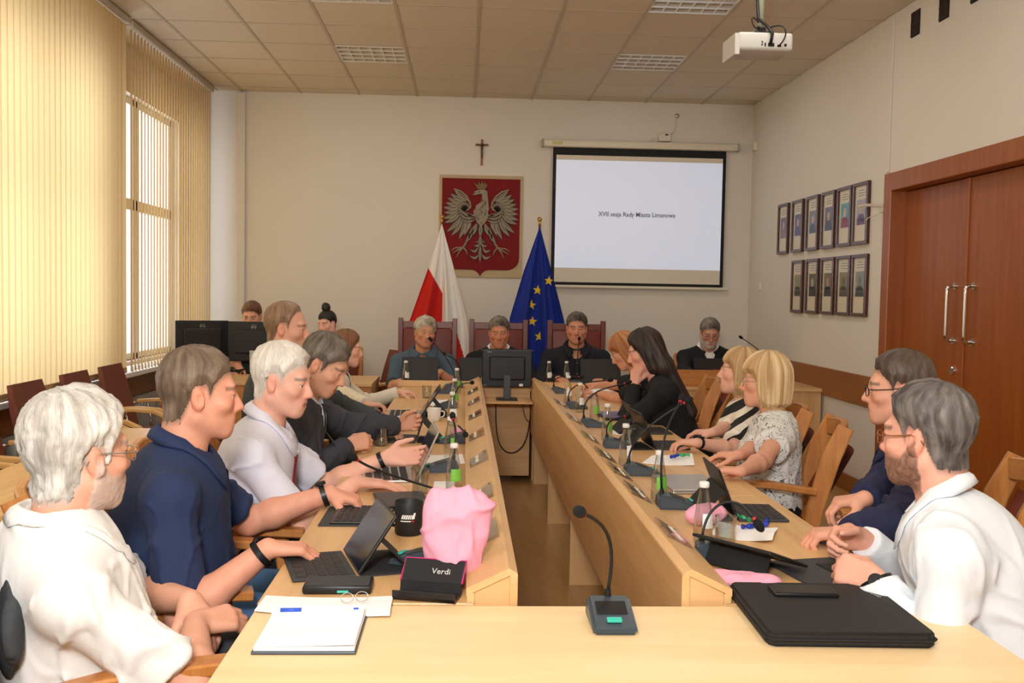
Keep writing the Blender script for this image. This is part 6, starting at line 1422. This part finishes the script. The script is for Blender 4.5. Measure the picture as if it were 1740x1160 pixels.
# ------------------------------------------------------------------ papers, notebook, pens, phones, cases
def sheet(name, label, cat, pts, th=0.0015, m='paper', z=DT, curl=0.0, n=8):
    c = sum((Vector((p[0], p[1], 0)) for p in pts), Vector())/4
    P = [Vector((p[0]-c.x, p[1]-c.y, 0)) for p in pts]
    def f(u, v): q = (P[0]*(1-u)+P[1]*u)*(1-v)+(P[3]*(1-u)+P[2]*u)*v; q.z = th+curl*(abs(u-0.45)**2*2+0.3*math.sin(v*5)*u*u); return q
    b = B().grid(f, n, n); bmesh.ops.solidify(b.bm, geom=b.bm.faces[:], thickness=th)
    o = part(name, b, m, None, 60); o.location = (c.x, c.y, z); return tag(o, label, cat, 'loose paper sheets')
x2 = lambda *q: [tuple(tz(u, v))[:2] for u, v in q]
nb = thing('notebook', 'open white notebook on the near end table', 'notebook', (-0.32, 2.11, DT), 0.0)
part('cover', B().box((0, 0, 0.003), (0.215, 0.235, 0.006), 0.002), 'slate', nb); part('pages', B().box((0, 0.002, 0.010), (0.208, 0.228, 0.009), 0.002), 'paper', nb)
part('top_page', B().grid(lambda u, v: ((u-0.5)*0.206, (v-0.5)*0.226, 0.0155+0.012*math.exp(-((v-1)/0.16)**2)+0.004*u*u), 10, 10), 'paper', nb, True)
sheet('paper_sheet', 'white letter sheets lying behind the notebook on the left desk end', 'paper', x2((432, 1042), (662, 1052), (668, 1016), (452, 1016)), 0.0015, 'paper', DT+0.001, 0.012)
t = thing('pen', 'blue capped pen lying on the open notebook', 'pen', (-0.36, 2.20, DT+0.026), math.radians(2)); part('barrel', B().cyl((0, 0, 0), (0.12, 0, 0), 0.004, n=10), 'white', t, True); part('cap', B().cyl((-0.045, 0, 0), (0.002, 0, 0), 0.005, n=10), plain('blue_plastic', rgb(50, 90, 200), 0.4), t, True); part('end_plug', B().cyl((0.119, 0, 0), (0.13, 0, 0), 0.0042, n=10), plain('blue_plug', rgb(50, 90, 200), 0.4), t, True)
t = thing('folded_spectacles', 'clear folded spectacles on the white letter sheets', 'spectacles', (-0.25, 2.30, DT+0.012), 0.3); t.scale = (0.8, 0.8, 0.8)
b = B()
for q in (-0.022, 0.022): b.tube([(q+0.019*math.cos(a), 0.013*math.sin(a)*0.5, 0.015+0.013*math.sin(a)) for a in [2*PI*k/16 for k in range(16)]], 0.0012, 6, closed=True)
b.tube([(0.041, 0, 0.018), (0.035, 0.05, 0.006)], 0.0012, 6).tube([(-0.041, 0, 0.018), (-0.03, 0.05, 0.008)], 0.0012, 6); part('frame', b, 'silver', t, True)
t = thing('battery_pack', 'black slab with a teal stripe in front of the near left tablet', 'phone', (-0.305, 2.44, DT), math.radians(1)); part('body', B().box((0, 0, 0.011), (0.17, 0.095, 0.021), 0.006), 'black', t, 40); part('stripe', B().box((0.015, -0.0465, 0.008), (0.028, 0.004, 0.006), 0.001), 'teal', t); part('top_panel', B().box((0, 0, 0.0217), (0.155, 0.08, 0.001)), 'folio', t)
t = thing('spectacle_case', 'open black spectacle case with a pink rim and white lettering', 'case', (-0.08, 2.37, DT), math.radians(-13))
M['pink_rim'] = plain('magenta_rim', rgb(200, 40, 110), 0.5)
lower = lambda w_, d_, y0, z0, rx, m, nm: part(nm, B().sweep([(-w_/2, 0, 0.012), (-w_/2+0.012, 0, 0.004), (0, 0, 0.0), (w_/2-0.012, 0, 0.004), (w_/2, 0, 0.012)], d_, 0.006, (0, 0, 1)), m, t)
o = part('tray', B().prism([(-0.032, 0.002), (0.03, 0.0), (0.036, 0.012), (0.036, 0.03), (0.032, 0.03), (0.028, 0.008), (-0.028, 0.008), (-0.036, 0.026), (-0.04, 0.026), (-0.04, 0.012)], -0.078, 0.078, 'X'), 'black', t)
o = part('lid', B().prism([(0.034, 0.028), (0.04, 0.028), (0.085, 0.066), (0.088, 0.074), (0.080, 0.074)], -0.078, 0.078, 'X'), 'black', t); part('lid_rim', B().tube([(-0.079, 0.034, 0.03), (-0.079, 0.084, 0.074), (0.079, 0.084, 0.074), (0.079, 0.034, 0.03)], 0.0022, 6), 'pink_rim', o)
part('lining', B().prism([(0.034, 0.0285), (0.0365, 0.0265), (0.081, 0.0735), (0.079, 0.074)], -0.074, 0.074, 'X'), 'blackmat', o)
o2 = part('lettering', text_mesh('Verdi', 0.022, 0.0003), 'silver', o); o2.rotation_euler = (math.radians(45), 0, 0); o2.location = (0.02, 0.056, 0.0515)
# papers and small things along the rows
sheet('paper_sheet', 'white paper sheet by the nearest left water bottle', 'paper', x2((735, 835), (772, 832), (772, 818), (738, 818)), m='paper'); sheet('paper_sheet', 'white printed paper behind the silver laptop on the left row', 'paper', x2((722, 792), (790, 788), (786, 772), (730, 774)), curl=0.004)
sheet('paper_sheet', 'white paper before the woman in the ivory jacket', 'paper', x2((640, 716), (688, 716), (690, 705), (645, 705))); sheet('paper_sheet', 'white folded paper leaning by the grey laptop on the far left', 'paper', x2((728, 690), (762, 692), (760, 680), (733, 678)), curl=0.02)
sheet('paper_sheet', 'white folded paper under the tumbler on the near right desk', 'paper', x2((1208, 912), (1312, 924), (1322, 900), (1222, 890)), curl=0.02); sheet('paper_sheet', 'stack of printed papers behind the closed silver laptop on the right', 'paper', x2((1092, 788), (1180, 792), (1176, 772), (1108, 776)), 0.004, curl=0.008)
sheet('paper_sheet', 'white paper before the grey tablet on the right desk', 'paper', x2((1040, 738), (1096, 740), (1092, 720), (1044, 722)), curl=0.004); sheet('paper_sheet', 'pale paper beside the writing ginger-haired woman', 'paper', x2((985, 672), (1045, 672), (1040, 660), (990, 660)))
M['candy_blue'] = plain('blue_foil', rgb(40, 60, 170), 0.3, 0.3); M['candy_green'] = plain('green_foil', rgb(60, 170, 110), 0.3, 0.3); M['candy_violet'] = plain('violet_foil', rgb(90, 50, 140), 0.3, 0.3)
def sweet(label, u, v, m, rz, z=DT):
    p = tz(u, v, z); t = thing('wrapped_sweet', label, 'sweet', (p.x, p.y, z), rz, 'wrapped sweets')
    part('wrapper', B().sph((0, 0, 0.009), (0.018, 0.011, 0.009), 10), m, t, True)
    for s in (-1, 1): part('twist', B().cyl((s*0.016, 0, 0.009), (s*0.032, 0, 0.010), 0.003, 0.009, 8), m, t)
sweet('blue foil-wrapped sweet on the near right desk, by the flat tablet keyboard', 1275, 898, 'candy_blue', 0.4); sweet('blue foil-wrapped sweet on the near right desk, beside the nearest microphone head', 1302, 892, 'candy_blue', 1.2); sweet('green foil-wrapped sweet by the navy long-sleeved man', 1262, 884, 'candy_green', 2.0)
sweet('green foil-wrapped sweet on the printed papers', 1160, 776, 'candy_green', 0.2, DT+0.012); sweet('blue foil-wrapped sweet on the printed papers', 1146, 778, 'candy_blue', 0.9, DT+0.012); sweet('violet foil-wrapped sweet by the charcoal suit\'s tablet', 728, 748, 'candy_violet', 0.5); sweet('blue foil-wrapped sweet by the charcoal suit\'s tablet', 738, 744, 'candy_blue', 1.6)
# zipped black folio with a phone on top
t = thing('zip_folio', 'thick black zipped document folio on the right of the end table', 'folio', (0.86, 2.215, DT), math.radians(-2))
fp = [(-0.20, 0.005), (-0.165, -0.175), (-0.15, -0.185), (0.155, -0.185), (0.165, -0.178), (0.23, 0.165), (0.22, 0.178), (-0.19, 0.185), (-0.205, 0.17)]
fp = [(-0.19, -0.17), (-0.175, -0.185), (0.165, -0.185), (0.18, -0.17), (0.18, 0.17), (0.165, 0.185), (-0.175, 0.185), (-0.19, 0.17)]
b = B().prism(fp, 0.0, 0.034, 'Z'); bmesh.ops.bevel(b.bm, geom=b.bm.edges[:], offset=0.006, segments=2, affect='EDGES'); part('body', b, plain('black_nylon', rgb(34, 32, 32), 0.75, bump=0.3, bscale=900), t, 40)
part('zip', B().tube([(p_[0]*1.008, p_[1]*1.008, 0.017) for p_ in fp], 0.003, 6, closed=True), 'blackmat', t)
me = text_mesh('Lenovo', 0.022, 0.0003); o = part('badge', me, 'silver', t); o.location = (0.145, 0.1, 0.0345); o.rotation_euler = (0, 0, math.radians(-75))
t = thing('phone', 'black smartphone lying on the zipped folio', 'phone', (0.835, 2.31, DT+0.0342), math.radians(-3)); part('body', B().box((0, 0, 0.005), (0.155, 0.075, 0.009), 0.003), 'black', t, 40); part('screen', B().box((0, 0, 0.0098), (0.148, 0.068, 0.0008)), 'screen', t)
# pink bags and paper
M['pink'] = fabric_tl('pink_tissue', rgb(246, 176, 200), rgb(250, 170, 200), 0.15)
def crumple(name, label, prims, h, amp, loc, seed, cat='bag', zmin=0.0, keep=None):
    sd = SDF(h)
    for q in prims: sd.ell(*q)
    V, F = sd.mesh(); N_ = vnormals(V, F)
    cr = lambda f, wd, k: np.exp(-(vnoise(V*A3((1, 1, 0.7)), f, seed+k)/wd)**2)
    V = V+N_*(amp*(cr(11, 0.12, 0)+0.6*cr(20, 0.14, 2)+0.8*vnoise(V, 9, seed+4)-0.4))[:, None]
    V[:, 2] = np.maximum(V[:, 2], zmin)
    o = mesh_obj(name, np_mesh(name, V, F), M['pink']); o.location = loc; return tag(o, label, cat)
I3 = np.eye(3)
def rz3(a): return np.array([[math.cos(a), math.sin(a), 0], [-math.sin(a), math.cos(a), 0], [0, 0, 1]])
crumple('pink_bag', 'tall pink gift bag standing on the left desk by the name rail', [((0.0, 0, 0.06), rz3(0.1), (0.062, 0.05, 0.075), 0.05), ((0.005, 0, 0.14), rz3(0.1), (0.075, 0.045, 0.09), 0.05), ((0.012, 0.0, 0.20), rz3(0.15), (0.082, 0.035, 0.055), 0.04), ((-0.045, 0, 0.14), I3, (0.03, 0.02, 0.10), 0.03), ((0.065, 0, 0.17), I3, (0.026, 0.02, 0.06), 0.03)], 0.0055, 0.010, (-0.02, 2.495, DT), 3)
crumple('pink_roll', 'pink rolled gift paper lying under the nearest bottle on the right', [((0, 0, 0.034), rz3(0.5), (0.075, 0.04, 0.036), 0.02), ((0.05, 0.03, 0.03), rz3(0.5), (0.045, 0.03, 0.028), 0.02)], 0.005, 0.004, (0.80, 3.16, DT), 11)
crumple('pink_paper', 'crumpled pink paper at the near end of the right desk', [((0, 0, 0.02), rz3(-0.5), (0.075, 0.05, 0.022), 0.02), ((-0.05, 0.05, 0.018), rz3(0.2), (0.04, 0.035, 0.02), 0.02), ((0.05, -0.03, 0.022), rz3(0.2), (0.035, 0.035, 0.022), 0.02)], 0.005, 0.007, (0.735, 2.46, DT), 17, 'paper')
crumple('pink_paper', 'small pink paper piece far down the left desk', [((0, 0, 0.03), I3, (0.035, 0.05, 0.03), 0.02)], 0.007, 0.004, (-0.03, 5.0, DT), 23, 'paper')
# pens in hands
t = thing('pen', 'black pen held in the bearded man\'s clasped hands', 'pen', tuple(at_y(1408, 921, 2.86)), math.radians(20)); part('barrel', B().cyl((-0.03, 0, 0), (0.10, 0, -0.01), 0.0045, n=10), 'blackmat', t, True); part('clip', B().box((0.075, 0, 0.0), (0.03, 0.002, 0.002)), 'silver', t)
t = thing('pen', 'dark pen held by the writing ginger-haired woman', 'pen', tuple(at_y(990, 652, 6.75)), 0); part('barrel', B().cyl((-0.02, 0, 0.03), (0.04, 0, -0.03), 0.004, n=8), 'blackmat', t, True); part('tip', B().cyl((0.04, 0, -0.03), (0.046, 0, -0.036), 0.003, 0.0005, 8), 'silver', t)
# dark jacket over the nearest chair back
ch = OAK; cp = ch.matrix_basis
def jacket_on(chair, label):
    R_ = np.array(chair.matrix_basis.to_3x3()); o_ = A3(chair.location); W_ = lambda x, y, z: o_+R_@A3((x, y, z)); RR = R_.T
    sd = SDF(0.009)
    sd.cone(W_(-0.2, -0.35, 0.90), W_(0.2, -0.35, 0.90), 0.07, 0.07, 0.04)
    sd.ell(W_(0, -0.37, 0.70), RR, (0.29, 0.085, 0.26), 0.05); sd.ell(W_(0, -0.31, 0.45), RR, (0.26, 0.055, 0.22), 0.06); sd.ell(W_(0, -0.22, 0.76), RR, (0.22, 0.03, 0.14), 0.04)
    for s in (-1, 1): sd.cone(W_(s*0.24, -0.37, 0.86), W_(s*0.3, -0.33, 0.35), 0.055, 0.045, 0.03)
    V, F = sd.mesh(); N_ = vnormals(V, F); V = V+N_*(0.016*(np.exp(-(vnoise(V*A3((1, 1, 0.4)), 8, 3)/0.14)**2)+0.6*vnoise(V*A3((1, 1, 0.5)), 6, 6)-0.3))[:, None]
    t = thing('jacket', label, 'jacket', (o_[0], o_[1], 0)); mesh_obj('cloth', np_mesh('cloth', V-A3((o_[0], o_[1], 0)), F), M['c_grey'], t)
    part('neck_loop', B().tube([tuple(W_(-0.07, -0.30, 0.955)-A3((o_[0], o_[1], 0))), tuple(W_(0, -0.29, 0.965)-A3((o_[0], o_[1], 0))), tuple(W_(0.07, -0.30, 0.955)-A3((o_[0], o_[1], 0)))], 0.012, n=8), 'c_grey', t, True)
jacket_on(ch, 'dark grey jacket hung over the chair of the white-haired man')
